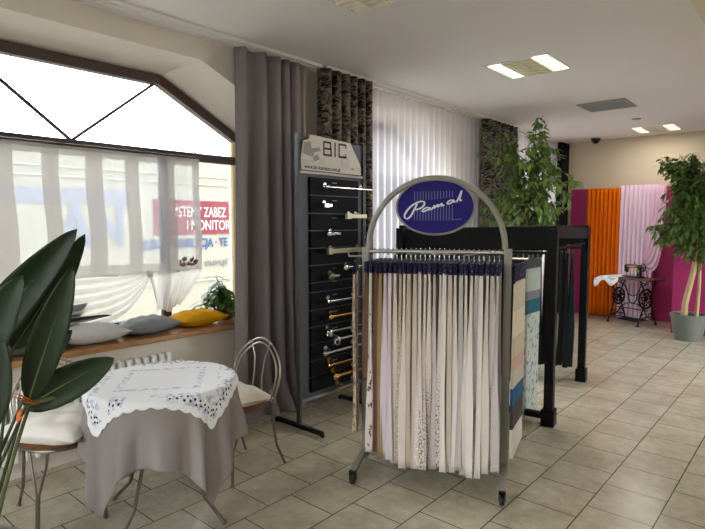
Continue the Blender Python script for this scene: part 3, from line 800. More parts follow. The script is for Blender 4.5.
# ------------------------------------------------------------------ curtain-rod display stand
bs=thing('display_stand','black curtain-rod display stand with a printed top sign','display stand',(-3.0,3.22,0))
X=-3.0; YA,YE=2.845,3.60
po=MB()
for y in (YA,YE): po.box((X-.03,y-.012,.03),(X+.012,y+.012,2.27))
wpart('upright',po,M['darkgrey'],bs,bevel=.002)
wpart('back_panel',MB().box((X-.02,YA+.012,.22),(X-.004,YE-.012,2.25)),M['perf'],bs,smooth=False)
for y in (YA+.0,YE-.0):
    f=MB().beam((X-.27,y,.03),(X+.24,y,.03),.035,.028); f.ball((X-.27,y,.018),.018); f.ball((X+.24,y,.018),.018)
    wpart('foot_bar',f,M['black'],bs,bevel=.003)
for z in (.22,1.985): wpart('crossbar',MB().box((X-.022,YA,z-.012),(X+.008,YE,z+.012)),M['darksteel'],bs,bevel=.002)
rows=[1.955,1.815,1.675,1.54,1.405,1.27,1.135,1.06,.92,.785,.65,.515,.385,.265]
y0,y1=2.955,3.52
for a,b in zip(rows,rows[1:]):
    bo=wpart('display_board',MB().box((X,y0,b+.006),(X+.016,y1,a-.004)),M['blackboard'],bs,bevel=.002)
    wpart('print_mark',MB().box((X+.0155,3.20,(a+b)/2+.03),(X+.0170,3.255,(a+b)/2+.036)),M['darksteel'],bo,smooth=False)
def rod(z,ya,yb,m,r,style,x=X+.085):
    o=wpart('rod_sample',MB().tube([(x,ya,z),(x,yb,z)],r,10) if style!='flat' else MB().box((x-.008,ya,z-r*1.6),(x+.008,yb,z+r*1.6)),M[m],bs,bevel=.002 if style=='flat' else 0)
    for y in ([ya+.05,yb-.06] if yb-ya>.2 else [(ya+yb)/2]):
        k=MB().tube([(X+.014,y,z+.02),(X+.05,y,z+.02),(x,y,z)],.007,7); k.lathe([(0,0),(.022,0),(.02,.008),(0,.008)],(X+.015,y,z+.02),12,'x')
        wpart('bracket',k,M[m],o)
    e=MB()
    if style=='ball': e.ball((x,ya-.02,z),r*2.3); e.lathe([(0,0),(r*1.5,0),(r*1.5,.012),(0,.012)],(x,ya-.005,z),12,'y')
    elif style=='ring': e.tube([(x+.02*0+.028*math.cos(k*PI/8),ya+.01,z-.012+.032*math.sin(k*PI/8)) for k in range(16)],.005,6,closed=True); e.ball((x,ya-.01,z),r*1.6)
    elif style=='cap': e.lathe([(0,-.03),(r*1.6,-.03),(r*1.9,-.015),(r*1.5,0),(0,0)],(x,ya,z),12,'y')
    elif style=='flat': e.box((x-.014,ya-.05,z-r*2.2),(x+.014,ya,z+r*2.2))
    elif style=='cone': e.lathe([(0,-.07),(r*.8,-.06),(r*2.2,-.025),(r*1.2,0),(0,0)],(x,ya,z),12,'y')
    wpart('finial',e,M[m],o,bevel=.002 if style=='flat' else 0)
rod(1.875,3.06,3.60,'chrome',.006,'cap',X+.10)
rod(1.735,3.08,3.12,'chrome',.007,'flat')
rod(1.655,3.34,3.54,'cream_metal',.010,'flat')
rod(1.515,3.11,3.22,'chrome',.006,'flat')
rod(1.38,3.12,3.56,'antique',.011,'flat')
rod(1.24,3.30,3.52,'chrome',.011,'ball')
rod(1.18,3.13,3.2,'darksteel',.012,'ball')
rod(.985,3.09,3.50,'chrome',.009,'cap')
rod(.86,3.12,3.5,'gold',.009,'ball')
rod(.745,3.08,3.5,'chrome',.008,'ring')
rod(.685,3.12,3.5,'steel',.007,'ring',X+.13)
rod(.58,3.06,3.5,'steel',.009,'ball')
rod(.475,3.10,3.5,'gold',.008,'cap')
rod(.385,3.14,3.5,'gold',.012,'ball',X+.12)
rod(.27,3.2,3.5,'antique',.010,'cone',X+.10)
sg_out=[(2.86,2.0),(2.858,2.1),(2.88,2.215),(2.94,2.235),(2.95,2.268),(3.41,2.25),(3.53,2.09),(3.545,2.0)]
sgn=wpart('sign',MB().prism(sg_out,X+.012,X+.024),M['signboard'],bs,smooth=False)
def plate(pts,x,mi=0): wpart('printed_picture',MB().prism(pts,X+.024,X+.024+x),M['print_light' if mi else 'print_grey'],sgn,smooth=False)
plate([(2.872,2.12),(2.878,2.20),(2.95,2.218),(2.965,2.15),(2.99,2.13),(2.97,2.10)],.0012)
plate([(2.965,2.165),(3.045,2.18),(3.06,2.155),(2.975,2.135)],.0018)
plate([(2.87,2.03),(2.872,2.075),(2.98,2.085),(2.985,2.045)],.0010,1)
plate([(2.975,2.10),(3.02,2.125),(3.05,2.09),(2.99,2.07)],.0018)
plate([(3.03,2.055),(3.08,2.095),(3.12,2.08),(3.115,2.045)],.0012,1)
plate([(3.345+.05*math.cos(k*PI/10),2.085+.065*math.sin(k*PI/10)) for k in range(20)],.0015,1)
plate([(3.40,2.045),(3.54,2.065),(3.54,2.035),(3.40,2.03)],.0018,1); plate([(3.42,2.05),(3.45,2.055),(3.45,2.035),(3.42,2.035)],.0024)
lt=MB(); tx=X+.0245
def stroke(a,b,w=.016): lt.beam((tx,a[0],a[1]),(tx,b[0],b[1]),.002,w,(1,0,0)) if False else lt.add([(tx+.001,p[0]-.035,p[1]) for p in strokequad(a,b,w)],[(0,1,2,3)])
def strokequad(a,b,w):
    a,b=Vector(a),Vector(b); d=(b-a).normalized(); n=Vector((-d.y,d.x))*w/2; a=a-d*w/2; b=b+d*w/2
    return [tuple(a-n),tuple(b-n),tuple(b+n),tuple(a+n)]
def L(y,z): return (y,z-.115*(y-3.1)*.0)
zb,zt=2.13,2.228
for a,b in (((3.13,zb),(3.13,zt)),((3.13,zt),(3.205,zt)),((3.13,zb),(3.212,zb)),((3.13,(zb+zt)/2),(3.21,(zb+zt)/2)),((3.205,zt),(3.205,(zb+zt)/2)),((3.212,(zb+zt)/2),(3.212,zb)),
            ((3.258,zb),(3.258,zt)),((3.305,zb),(3.305,zt)),((3.305,zt),(3.385,zt)),((3.305,zb),(3.385,zb)),((3.385,zt),(3.385,zt-.018)),((3.385,zb),(3.385,zb+.018))): stroke(a,b)
wpart('lettering',lt,M['ink_dark'],sgn,smooth=False)
text('lettering','www.bic-karnisze.com.pl',.042,(X+.0245,2.885,2.012),M['ink_dark'],bs,extr=.0004,off=.0008,fit=.40)

# ------------------------------------------------------------------ grey rolling rack
RA=math.radians(24)
gr=thing('rolling_rack','grey steel rolling garment rack with an arched top','rack',(-1.836,2.90,0),RA)
HL=.4425
for s in (-1,1):
    part('post',MB().box((s*HL-.024,-.016,.06),(s*HL+.024,.016,1.445)),M['grey_metal'],gr,bevel=.004)
    fo=part('foot',MB().beam((s*HL,-.30,.075),(s*HL,-.0,.115),.04,.026).beam((s*HL,.30,.075),(s*HL,.0,.115),.04,.026),M['grey_metal'],gr,bevel=.003)
    for q in (-1,1):
        c=MB().lathe([(0,-.014),(.026,-.014),(.031,-.008),(.031,.008),(.026,.014),(0,.014)],(s*HL,q*.295,.032),18,'x')
        cs=part('caster',c,M['rubber'],gr)
        part('fork',MB().box((s*HL-.020,q*.295-.018,.03),(s*HL-.016,q*.295+.018,.08)).box((s*HL+.016,q*.295-.018,.03),(s*HL+.020,q*.295+.018,.08)).box((s*HL-.02,q*.295-.02,.07),(s*HL+.02,q*.295+.02,.088)),M['black'],cs,smooth=False)
part('base_bar',MB().box((-HL,-.012,.065),(HL,.012,.095)),M['grey_metal'],gr,bevel=.003)
part('hanging_rail',MB().tube([(-HL,0,1.42),(HL,0,1.42)],.012,12),M['steel'],gr)
arc=[(-.424*math.cos(t*PI/40),0,1.44+.437*math.sin(t*PI/40)) for t in range(41)]
am=MB()
for a,b in zip(arc,arc[1:]): pass
am.tube(arc,.0185,10)
part('arch',am,M['grey_metal'],gr)
for s in (-1,1):
    part('side_arm',MB().tube([(s*HL,0,1.385),(s*(HL+.115),0,1.385),(s*(HL+.12),0,1.41)],.007,8),M['steel'],gr)
sg=thing('oval_sign','dark blue oval shop sign with silver script hung under the rack arch','sign',(-1.836,2.90,1.70),RA)
n=64
part('board',MB().prism([((.236)*math.cos(2*PI*k/n),.165*math.sin(2*PI*k/n)) for k in range(n)],-.007,.007,'y'),M['signblue'],sg,smooth=False)
part('rim',MB().tube([(.241*math.cos(2*PI*k/n),0,.170*math.sin(2*PI*k/n)) for k in range(n)],.0085,8,closed=True),M['grey_metal'],sg)
S=.243/287
def sp_(px,py): return ((px-302)*S,(279-py)*S)
stp=MB()
for i in range(14):
    x=152+i*21.3
    for (a,b) in ((165,238-max(0,(x-170))*.10),(262+(-.1)*(x-170)+28,378)):
        if b-a<12: continue
        (xa,za),(xb,zb_)=sp_(x,a),sp_(x,b)
        stp.add([(xa-.0022,-.0085,za),(xa+.0022,-.0085,za),(xb+.0022,-.0085,zb_),(xb-.0022,-.0085,zb_)],[(0,1,2,3)])
part('stripe_print',stp,M['grey_ink'],sg,smooth=False)
ink=MB()
def script(pts,w0=13):
    P=[Vector(p) for p in pts]; out=[]
    for i in range(len(P)-1):
        p0=P[max(i-1,0)];p1=P[i];p2=P[i+1];p3=P[min(i+2,len(P)-1)]
        for k in range(6):
            t=k/6; out.append(.5*((2*p1)+(p2-p0)*t+(2*p0-5*p1+4*p2-p3)*t*t+(3*p1-p0-3*p2+p3)*t**3))
    out.append(P[-1]); vs=[]
    for i,p in enumerate(out):
        d=(out[min(i+1,len(out)-1)]-out[max(i-1,0)]).normalized(); nn=Vector((-d.y,d.x))
        w=w0*(.55+.45*abs(nn.x*.8+nn.y*.3))/2
        for q in (p-nn*w,p+nn*w):
            x,z=sp_(q.x,q.y); vs.append((x,-.0092-.00002*i,z))
    ink.add(vs,[(2*i,2*i+1,2*i+3,2*i+2) for i in range(len(out)-1)])
script([(172,258),(150,300),(125,345),(100,365),(82,358),(80,335),(110,290),(150,258),(195,240),(222,242),(226,258),(205,285),(160,300)],15)
script([(268,288),(240,284),(212,306),(220,314),(250,300),(268,284),(262,300),(274,298)],13)
script([(278,300),(296,276),(300,270),(298,288),(322,266),(328,266),(324,280),(350,258),(356,260),(352,274),(372,266)],13)
script([(440,232),(412,234),(392,252),(400,260),(425,248),(440,232),(436,246),(452,242)],13)
script([(458,246),(474,215),(494,166),(482,218),(484,236),(496,230)],13)
part('script_lettering',ink,M['silver_ink'],sg,smooth=False)
dm=MB()
for i in range(6):
    x,z=sp_(434+i*11,370); dm.box((x,-.009,z-.003),(x+.006,-.0075,z+.003))
part('fine_print',dm,M['grey_ink'],sg,smooth=False)

# ---- fabric samples: fabric, header card, hook
def fabric_mb(dep,z0,z1,thick,seed,layers=2,wav=.006):
    """hanging length folded double with a soft rounded fold at both edges (local x = along the rail, y = depth)"""
    r=random.Random(seed); ph=[r.uniform(0,6.28) for _ in range(8)]
    h=thick/2; prof=[]
    ys=[i/6-.5 for i in range(7)]
    prof+=[(-h*.8,y*dep) for y in ys]                       # left side, front (-y) to back
    prof+=[(h*.8,y*dep) for y in reversed(ys)]              # right side, back to front
    fr=-.5*dep
    prof+=[(h*(.8+.3*math.sin(PI*k/3))-1.6*h*k/6*.55,fr-.012*math.sin(PI*k/6)*(1-.75*(k==3))) for k in range(1,4)]
    prof+=[(-h*(.8+.3*math.sin(PI*k/3))+1.6*h*k/6*.55,fr-.012*math.sin(PI*k/6)) for k in (2,1)]
    n=len(prof)
    def f(u,v):
        x,y=prof[int(round(u*n))%n]
        low=1-v; z=z0+(z1-z0)*v
        x=x*(.42+.62*min(1,low*1.5))*(1+.25*math.sin(ph[6]+v*5))+wav*low*math.sin(ph[1]+v*3+y*6)+.5*wav*math.sin(ph[2]+v*6+y*8)*low
        y=y*(1-.08*v*abs(math.sin(ph[3])))+.014*low*math.sin(ph[4]+v*2.2)-.02*math.sin(ph[7])*low
        return (x,y,z+.012*math.sin(ph[5]+y*9)*(v<.02))
    return MB().grid(f,n,22,closed_u=True,uvfn=lambda u,v:(u*2*dep+seed*.37,(z1-z0)*v))
ORD='first second third fourth fifth sixth seventh eighth ninth tenth eleventh twelfth thirteenth fourteenth fifteenth sixteenth seventeenth eighteenth nineteenth twentieth twenty-first twenty-second twenty-third twenty-fourth twenty-fifth twenty-sixth twenty-seventh twenty-eighth twenty-ninth thirtieth thirty-first thirty-second'.split()
def card_mb(dep,zb,zt,th=.007):
    m=MB().box((-th/2,-dep/2,zb),(th/2,dep/2,zt)); return m
def hook_mb(zt,zr):
    pts=[(0,0,zt-.005),(0,0,zr-.03),(0,.012,zr-.008)]
    for k in range(7):
        a=PI/6*k; pts.append((0,.017*math.cos(a-.3),zr+.003+.017*math.sin(a-.1)))
    return MB().tube(pts,.0026,6)
CARDM=spotted('navy printed card',(22,23,56),(165,163,176),110,.60,.64,None,'Object')
def sample(name_label,group,loc,rz,dep,z0,zh,zt,zr,thick,m,seed,card,wav=.006,layers=4,solid=.0012,hook='chrome'):
    t=thing('fabric_sample',name_label,'fabric sample',loc,rz,group)
    part('fabric',fabric_mb(dep,z0,zh+.01,thick,seed,layers,wav),m,t,angle=70,solid=solid)
    part('header_card',card_mb(dep+.012,zh,zt,max(.007,thick*.5)),card,t,bevel=.001)
    part('hook',hook_mb(zt,zr),M[hook],t)
    return t
def rackpt(lx,ly=0): 
    c,s=math.cos(RA),math.sin(RA); return (-1.836+lx*c-ly*s,2.90+lx*s+ly*c,0)
F={}
def fm(k,c,tr=.12,var=.06): F[k]=cloth(k,c,tr,300,var); return F[k]
brown=fm('brown linen',(118,86,68)); tan=fm('tan linen',(164,138,104)); lil=fm('lilac white voile',(222,208,213)); ivory=fm('ivory voile',(228,216,206)); beige=fm('beige linen',(206,189,170)); greyw=fm('grey white voile',(206,198,196)); white=fm('white batiste',(236,227,221)); sand=fm('sand cloth',(214,200,186))
flor=spotted('burgundy floral voile',(216,204,200),(96,52,58),14,.56,.62)
tex=spotted('textured beige weave',(208,194,174),(158,140,116),60,.45,.6)
seq=spotted('glitter hem voile',(214,203,194),(126,100,78),70,.5,.56,(.75,.25))
seq2=spotted('spangled voile',(214,204,196),(248,242,232),60,.56,.6,(.7,.2))
seqb=[('brown linen',brown,.62),('burgundy-sprigged white voile',flor,.17),('brown striped linen',brown,.18),('tan linen',tan,.16),
 ('lilac-white voile',lil,.15),('lilac-white voile',lil,.14),('ivory voile',ivory,.13),('textured beige weave',tex,.14),('textured beige weave',tex,.12),('ivory voile',ivory,.11),('beige linen',beige,.12),
 ('sand-coloured cloth',sand,.11),('spangled ivory voile',seq2,.10),('beige linen',beige,.12),('ivory glitter-hem voile',seq,.11),('ivory glitter-hem voile',seq,.12),('grey-white voile',greyw,.12),('ivory glitter-hem voile',seq,.13),('white batiste',white,.11),('grey-white voile',greyw,.12),
 ('sand-coloured cloth',sand,.12),('white batiste',white,.11),('grey-white voile',greyw,.12),('ivory voile',ivory,.11),('white batiste',white,.10),('grey-white voile',greyw,.50),('white batiste',white,.12),('ivory voile',ivory,.13),('grey-white voile',greyw,.64),('grey-white voile',greyw,.14)]
seqb=[q for i,q in enumerate(seqb) if i not in (7,13,19)]; NS=len(seqb); r=random.Random(99)
for i,(nm,m,z0) in enumerate(seqb):
    lx=-HL+.055+i*(2*HL-.105)/(NS-1)
    sample('%s sample, %s from the left post on the grey rack rail'%(nm,ORD[i]),'navy-headed samples on the grey rack rail',rackpt(lx),RA+r.uniform(-.02,.02),.40+r.uniform(-.02,.02),z0,1.298,1.365,1.42,.042,m,100+i,CARDM,.005)
sample('pale brown-edged sample on the arm outside the left post of the grey rack','side arm samples of the grey rack',rackpt(-HL-.07),RA+.22,.30,.26,1.28,1.36,1.385,.03,spotted('brown cream weave',(206,192,172),(150,128,104),20,.45,.55),201,CARDM)
def ladder(name,cols,z0,z1):
    t=NT(name); uv=t.coord('UV'); s=t.n('ShaderNodeSeparateXYZ'); t.l(uv,s.inputs[0]); c=None
    tot=z1-z0
    nz=t.noise(uv,7,3)
    for (v0,cc) in cols:
        cl=lin(cc)
        if c is None: c=cl; continue
        edge=s.outputs[1]
        c=t.mix(t.math('GREATER_THAN',edge,v0*tot),c,cl)
    return t.done(t.bsdf(c,.8,0,.2))
lad=ladder('colour ladder cloth',[(0,(214,206,192)),(.16,(72,68,68)),(.30,(40,92,128)),(.40,(198,190,172)),(.50,(204,170,156)),(.58,(206,190,164)),(.70,(222,212,186)),(.85,(206,196,172))],.26,1.28)
sample('cream and pink colour-ladder sample on the arm outside the right post of the grey rack','side arm samples of the grey rack',rackpt(HL+.07,.02),RA-.20,.30,.22,1.25,1.36,1.385,.02,lad,202,CARDM,.004,2,.002)
# ------------------------------------------------------------------ black sample rack
e1=Vector((-.989,-.15,0)); e2=Vector((-.15,.989,0)); FR=Vector((-1.59,4.215,0)); BW,BD=1.32,1.44
br=thing('sample_rack','large black steel sample rack behind the grey one','rack',tuple(FR+e1*BW/2+e2*BD/2))
def bp_(a,b,z): p=FR+e1*a+e2*b; return (p.x,p.y,z)
RZ=math.atan2(-.14,-.99)
for a in (0,BW):
    for b in (0,BD):
        wpart('post',MB().beam(bp_(a,b,.02),bp_(a,b,1.555),.07,.075,up=tuple(e2)),M['black'],br,bevel=.004)
        wpart('foot_block',MB().beam(bp_(a,b,0),bp_(a,b,.13),.10,.115,up=tuple(e2)),M['black'],br,bevel=.004)
wpart('fascia_board',MB().beam(bp_(-.03,0,1.485),bp_(.86,0,1.455),.03,.19),M['black'],br,bevel=.003)
wpart('fascia_board',MB().beam(bp_(.86,.01,1.465),bp_(BW+.03,.01,1.437),.03,.19),M['black'],br,bevel=.003)
wpart('fascia_board',MB().beam(bp_(-.03,BD,1.485),bp_(BW+.03,BD,1.455),.03,.19),M['black'],br,bevel=.003)
for a in (0,BW): wpart('top_beam',MB().beam(bp_(a,0,1.53),bp_(a,BD,1.50),.05,.1),M['black'],br,bevel=.003)
for a in (BW,): wpart('base_beam',MB().beam(bp_(a,0,.07),bp_(a,BD,.07),.045,.05),M['black'],br,bevel=.003)
wpart('base_beam',MB().beam(bp_(0,.0,.07),bp_(BW,.0,.07),.045,.05),M['black'],br,bevel=.003)
wpart('side_rail',MB().tube([bp_(.0,0,1.40),bp_(.0,BD,1.40)],.010,8),M['black'],br)
for b in (.12,BD-.16): wpart('hanging_rail',MB().tube([bp_(0,b,1.36),bp_(BW,b,1.36)],.011,8),M['black'],br)
bc=mat('black hanger card',(16,16,18),.6)
leafp=spotted('leaf print on pale cloth',(206,208,194),(98,120,116),13,.53,.6)
lad2=ladder('grey teal ladder cloth',[(0,(206,208,194)),(.62,(28,96,112)),(.73,(122,118,116)),(.80,(156,164,150))],.3,1.26)
def ladleaf():
    t=NT('teal banded leaf print'); uv=t.coord('UV'); s=t.n('ShaderNodeSeparateXYZ'); t.l(uv,s.inputs[0]); mp=t.n('ShaderNodeMapping'); t.l(uv,mp.inputs[0]); mp.inputs['Scale'].default_value=(1.6,.8,1); mp.inputs['Rotation'].default_value=(0,0,.6)
    c=t.mix(t.ramp(t.noise(mp.outputs[0],24,3),.53,.62),lin((168,170,158)),lin((96,110,106)))
    for v0,cc in ((.835,(30,84,96)),(.95,(116,113,112)),(1.02,(158,166,152))): c=t.mix(t.math('GREATER_THAN',s.outputs[1],v0),c,lin(cc))
    return t.done(t.bsdf(c,.8,0,.2))
front=[('cream rose-print',spotted('cream rose print',(206,196,180),(140,96,92),12,.56,.62),.04),('teal-banded leaf-print',ladleaf(),.03),('charcoal',fm('charcoal cloth',(42,42,46),.05),.3)]
dk=[('bottle green',fm('bottle green',(42,52,46),.04)),('charcoal',F['charcoal cloth']),('teal',fm('deep teal',(36,52,54),.04)),('black',fm('black cloth',(22,22,24),.03)),('grey-green',fm('grey green',(84,92,82),.05)),('brown-black',fm('brown black',(46,38,34),.04))]
for i in range(12):
    a=.12+i*.108
    if i<3: nm,m,z0=[front[1],front[0],front[2]][i]; rz=RZ+PI-(.12 if i==0 else .05); card=bc; dep=.34
    else: nm,m=dk[i%6]; z0=.3; rz=RZ+PI-.2; card=bc; dep=.38
    p=FR+e1*(a+(.06 if i==0 else 0))+e2*.12
    sample('%s sample, %s from the near right post along the black rack front rail'%(nm,ORD[i]),'samples on the front rail of the black rack',(p.x,p.y,0),rz,dep,z0,1.24 if i else 1.235,1.315,1.36,.024,m,300+i,card,.006,hook='black')
for i in range(17):
    a=.17+i*.05
    nm,m=dk[(i*5+2)%6]
    p=FR+e1*(a-.08)+e2*(BD-.16)
    sample('%s sample, %s from the far right post along the black rack back rail'%(nm,ORD[i]),'dark samples on the back rail of the black rack',(p.x,p.y,0),RZ+PI+.22,.36,.2,1.25,1.315,1.36,.05,m,400+i,bc,.006,hook='black')

# ------------------------------------------------------------------ cafe table and cloths
TC=Vector((-2.69,1.53,0)); TR=.37; TZ=.745
tb_=thing('cafe_table','small round cafe table under the taupe and lace cloths','table',tuple(TC))
part('tabletop',MB().lathe([(0,TZ-.025),(TR-.01,TZ-.025),(TR,TZ-.015),(TR-.004,TZ),(0,TZ)],(0,0,0),48),M['seatwood'],tb_)
part('apron_ring',MB().tube([(.27*math.cos(k*PI/16),.27*math.sin(k*PI/16),TZ-.035) for k in range(32)],.009,8,closed=True),M['darksteel'],tb_)
TA=math.atan2(-.49,.87)
for k in range(4):
    a=TA-math.radians(54)+k*PI/2+.25
    c,s=math.cos(a),math.sin(a)
    part('leg',MB().tube([(.26*c,.26*s,TZ-.03),(.20*c,.20*s,.5),(.18*c,.18*s,.33),(.25*c,.25*s,.13),(.37*c,.37*s,.012)],.010,8).ball((.37*c,.37*s,.012),.014),M['darksteel'],tb_)
part('lower_ring',MB().tube([(.175*math.cos(k*PI/16),.175*math.sin(k*PI/16),.36) for k in range(32)],.007,8,closed=True),M['darksteel'],tb_)
CA=TA+math.radians(36)   # one corner of both square cloths
def drape(half,off,zt,scal=0,amp=1.0,extra=0):
    def rm(th):
        a=th-CA-PI/4
        return half/max(abs(math.cos(a)),abs(math.sin(a)))
    def f(u,v):
        th=u*2*PI; R_=rm(th)
        if scal:
            a=th-CA-PI/4; tt=math.tan(((a+PI/4)%(PI/2))-PI/4)
            R_-=scal*(1-abs(math.sin(tt*PI*6)))*1.0
        s=R_*v**.75 if v>0 else 0
        edge=TR+.004
        if s<=edge: r_,z=s,zt
        else:
            h=s-edge
            fold=math.cos(13*(th-CA)+2.6+.5*math.sin(3*th))*.75+.25*math.cos(21*th+1.1)
            corner=max(0,math.cos(4*(th-CA)))
            out=min(.014,h*.5)+h*(.045+.15*amp*fold*min(1,h*5)-.10*corner)
            r_=edge+max(.004,out)+off
            fall=math.sqrt(max(0,h*h-min(out,h*.9)**2))
            z=zt-fall
            if s-edge<.02: z=zt-h*.6
            z=max(z,.012)
        th2=th+ (0 if s<=edge else .06*(s-edge)*math.sin(8*(th-CA)))
        return (TC.x+r_*math.cos(th2),TC.y+r_*math.sin(th2),z)
    def uvf(u,v):
        th=u*2*PI; s=rm(th)*v**.75; a=th-CA-PI/4
        return (s*math.cos(a),s*math.sin(a))
    return MB().grid(f,240,44,closed_u=True,uvfn=uvf)
single('tablecloth',drape(.70,0,TZ+.004),M['undercloth'],'long taupe linen tablecloth hanging in folds to the floor','tablecloth',tuple(TC+Vector((0,0,.75))),angle=80,solid=.002)
single('lace_topper',drape(.415,.009,TZ+.009,.012),M['lace'],'white cutwork lace square with scalloped edge over the taupe tablecloth','tablecloth',tuple(TC+Vector((0,0,.76))),angle=80,solid=.002)

# ------------------------------------------------------------------ wire chairs
def chair(label,loc,rz):
    t=thing('cafe_chair',label,'chair',loc,rz,'wire cafe chairs')
    part('seat',MB().lathe([(0,.425),(.175,.425),(.19,.432),(.192,.445),(.18,.452),(0,.455)],(0,0,0),36),M['seatwood'],t)
    part('seat_ring',MB().tube([(.197*math.cos(k*PI/18),.197*math.sin(k*PI/18),.438) for k in range(36)],.008,8,closed=True),M['darksteel'],t)
    def hoop(w,ztop,yb,r,z0=.44,y0=-.16):
        pts=[]
        for k in range(33):
            a=PI*k/32; 
            x=-w*math.cos(a); h=math.sin(a)
            bul=1+.24*math.sin(min(1,h*1.0)*PI)
            pts.append((x*bul,y0-(yb*(h**.9)),z0+(ztop-z0)*h**.72))
        return MB().tube(pts,r,8)
    part('back_hoop',hoop(.185,.825,.09,.0075),M['steel'],t)
    part('back_hoop',hoop(.16,.797,.085,.0065,.44,-.155),M['steel'],t)
    for s in (-1,1):
        part('back_spindle',MB().tube([(s*.05,-.185,.44),(s*.035,-.20,.56),(s*.045,-.225,.70),(s*.085,-.235,.80),(s*.11,-.232,.80)],.0055,7),M['steel'],t)
        lg=MB(); lg.tube([(s*.165,-.16,.44),(s*.162,-.17,.30),(s*.168,-.20,.14),(s*.185,-.255,.008)],.0085,8); lg.ball((s*.185,-.256,.008),(.013,.013,.008))
        part('leg',lg,M['darksteel'],t)
        lg=MB(); a,b=(s*.10,.165),(s*.17,.09)
        f=(s*.16,.185)
        lg.tube([(a[0],a[1],.435),(a[0]*1.08,a[1]*1.0,.36),(f[0]*.93,f[1]*.95,.22),(f[0],f[1],.01)],.0068,8)
        lg.tube([(b[0],b[1],.435),(b[0]*.98,b[1]*1.2,.36),(f[0]*.99,f[1]*.92,.22),(f[0]+s*.008,f[1],.01)],.0068,8)
        lg.ball((f[0],f[1],.009),(.014,.014,.009))
        part('leg',lg,M['darksteel'],t)
    return t
c1=(-2.815,2.10,0); chair('wire cafe chair with white cushion beside the grey curtain',c1,PI+.10)
c2=(-3.09,1.15,0); chair('wire cafe chair with white cushion behind the bird of paradise',c2,math.radians(-100))
pillow('white cushion on the chair beside the grey curtain',M['cushion_white'],(c1[0]+.0,c1[1]-.02,.508),(-.2,.10,.25),.38,.40,.14,41,'white chair cushions','cushion')
pillow('white cushion on the chair behind the bird of paradise',M['cushion_white'],(c2[0],c2[1],.515),(0,0,.55),.47,.45,.165,42,'white chair cushions','cushion')

# ------------------------------------------------------------------ bird of paradise plant
fhx,fhy=-math.sin(A),math.cos(A)
Bp=Vector((-2.44,.56,0))
bd=thing('bird_of_paradise','tall bird of paradise plant with dark paddle leaves and one orange flower','plant',tuple(Bp))
wpart('pot',MB().lathe([(0,0),(.14,0),(.18,.30),(.185,.30),(.185,.33),(.168,.33),(.165,.30),(0,.30)],tuple(Bp),28),M['pot'],bd)
wpart('soil',MB().lathe([(0,.29),(.164,.29),(.164,.303),(0,.31)],tuple(Bp),24),M['soil'],bd)
rgt=Vector((math.cos(A),math.sin(A),0)); fwd=Vector((fhx,fhy,0))
def at(u,v,dep):
    """room point that the lens sees at photo point (u, v), dep metres in front of the camera"""
    x=(u-352.5)/545; y=-(v-264.5)/545
    f=Vector((fhx*math.cos(PT),fhy*math.cos(PT),-math.sin(PT))); U=Vector((fhx*math.sin(PT),fhy*math.sin(PT),math.cos(PT)))
    d=f+rgt*x+U*y; k=dep/(d.dot(fwd)); return Vector((0,0,1.6))+d*k
def paddle(pb,pt,W,roll,arch,stemfrom,sr=.009,mrib='rib'):
    """one leaf: blade with raised rib (sub-part) and stalk"""
    pb,pt=Vector(pb),Vector(pt); d=pt-pb; Ln=d.length; dn=d.normalized()
    view=(pb+pt)/2-Vector((0,0,1.6)); view.normalize()
    s=dn.cross(view).normalized(); nn=s.cross(dn).normalized()
    s2=(s*math.cos(roll)+nn*math.sin(roll)); n2=(nn*math.cos(roll)-s*math.sin(roll))
    m=MB(); N,K=26,8
    def c(t): return pb+d*t+n2*(-arch*Ln*4*t*(1-t))
    def f(u,v):
        t=v; w=W*(math.sin(PI*t**.82)**.62) if 0<t<1 else .002
        a=2*u-1
        return tuple(c(t)+s2*(a*w/2)+n2*(-.16*w*(a*a)+.02*w*math.sin(t*40)*a*a))
    m.grid(f,K,N)
    o=wpart('leaf',m,M['strel_leaf'],bd,solid=.0015,angle=80)
    wpart('midrib',MB().tube([c(i/14)-n2*0+n2*.001 for i in range(15)],[.0045*(1-.85*i/14) for i in range(15)],6),M[mrib],o)
    if stemfrom is not None:
        b=Vector(stemfrom); mid=b.lerp(pb,.6)+Vector((0,0,.02))
        q=[b*(1-t)**2+mid*2*t*(1-t)+pb*t*t for t in [i/10 for i in range(11)]]
        wpart('stalk',MB().tube(q,[sr*(1-.45*i/10) for i in range(11)],8),M['stem'],bd)
def root(k): a=k*1.7; return Bp+Vector((.06*math.cos(a),.06*math.sin(a),.30))
D=2.25
paddle(at(-34,362,D),at(77,229,D-.05),.165,.12,.05,root(0))
paddle(at(12,350,D+.1),at(85,234,D+.08),.125,-.2,.04,root(1))
paddle(at(29,400,D-.15),at(73,267,D-.18),.125,.1,.03,root(2))
paddle(at(-34,385,D-.2),at(23,276,D-.25),.16,.3,.05,root(3))
paddle(at(2,342,D+.2),at(112,315,D+.12),.05,.9,.02,root(4))
paddle(at(24,408,D-.1),at(114,358,D-.15),.145,-.15,-.06,root(5))
paddle(at(34,376,D+.12),at(72,330,D+.1),.085,.2,.03,root(6))
paddle(at(-14,432,D-.3),at(2,340,D-.3),.13,.2,.02,root(7))
paddle(at(-40,360,D+.3),at(-10,250,D+.3),.16,.2,.05,root(8))
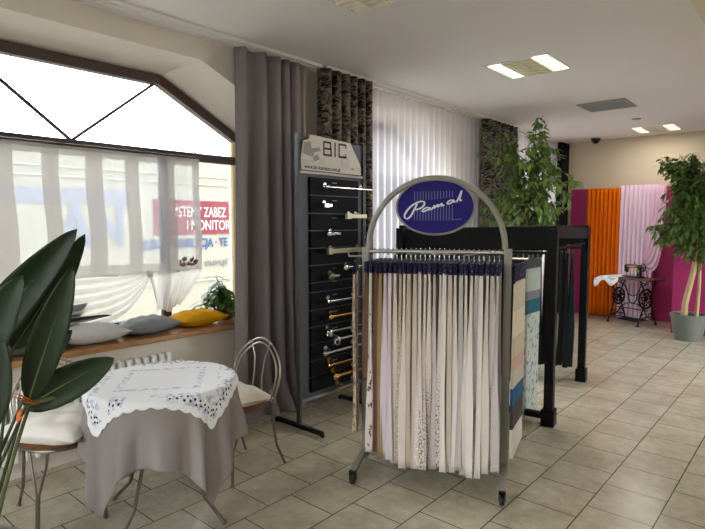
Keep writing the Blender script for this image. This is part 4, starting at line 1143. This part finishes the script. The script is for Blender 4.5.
# the flower
fl=MB(); b=Bp+Vector((.02,.05,.3)); neck=at(30,404,D-.12)
q=[b*(1-t)**2+(b.lerp(neck,.6)+Vector((0,0,.05)))*2*t*(1-t)+neck*t*t for t in [i/10 for i in range(11)]]
wpart('flower_stalk',MB().tube(q,[.010-.003*i/10 for i in range(11)],8),M['stemyellow'],bd)
tip=at(82,394,D-.05)
sb=wpart('flower_spathe',MB().tube([neck-(tip-neck)*.08,neck.lerp(tip,.25)+Vector((0,0,.004)),neck.lerp(tip,.6)+Vector((0,0,.006)),tip],[.009,.014,.008,.002],8),M['stemyellow'],bd)
pe=MB()
for (u,v,L_,w_) in ((12,389,.11,.022),(16,400,.09,.02),(10,394,.12,.02)):
    s0=at(36,404,D-.13); e0=at(u,v,D-.2); leaf(pe,s0,e0-s0,(0,0,1),(e0-s0).length,w_,.4,.1,5)
s0=at(24,408,D-.14); e0=at(20,416,D-.16); leaf(pe,s0,e0-s0,(0,.3,1),.06,.028,.3,.1,5)
wpart('petals',pe,M['orange_petal'],sb,angle=80,solid=.001)

# ------------------------------------------------------------------ light
w=bpy.data.worlds.new('sky'); sc.world=w; w.use_nodes=True; nt=w.node_tree
bg=nt.nodes['Background']; bg.inputs[0].default_value=(.98,.96,1.05,1); bg.inputs[1].default_value=SKY if 'SKY' in globals() else 8.0
def portal(loc,rot,sx,sy):
    L=bpy.data.lights.new('window portal','AREA'); L.shape='RECTANGLE'; L.size=sx; L.size_y=sy; L.cycles.is_portal=True
    o=bpy.data.objects.new('window portal',L); col.objects.link(o); o.location=loc; o.rotation_euler=rot
for a,b,c,d in wins: portal((XO-.08,(a+d)/2,1.76),(0,-PI/2,0),2.1,d-a)
portal((-1.15,YF-.3,1.52),(PI/2,0,0),4.7,2.65)
for a,b in ro: portal((XR+.25,(a+b)/2,1.5),(0,PI/2,0),2.5,b-a)
S=bpy.data.lights.new('sun','SUN'); S.energy=5; S.color=(1,.84,.60); S.angle=math.radians(3)
so=bpy.data.objects.new('sun',S); col.objects.link(so); so.rotation_euler=Vector((.30,.93,-.22)).to_track_quat('-Z','Y').to_euler(); so.location=(-12,-20,8)
sc.cycles.use_denoising=True
sc.cycles.max_bounces=10; sc.cycles.transparent_max_bounces=16; sc.cycles.diffuse_bounces=6
sc.view_settings.view_transform='Standard'; sc.view_settings.look='None'; sc.view_settings.exposure=.47; sc.view_settings.gamma=1; sc.view_settings.use_curve_mapping=False
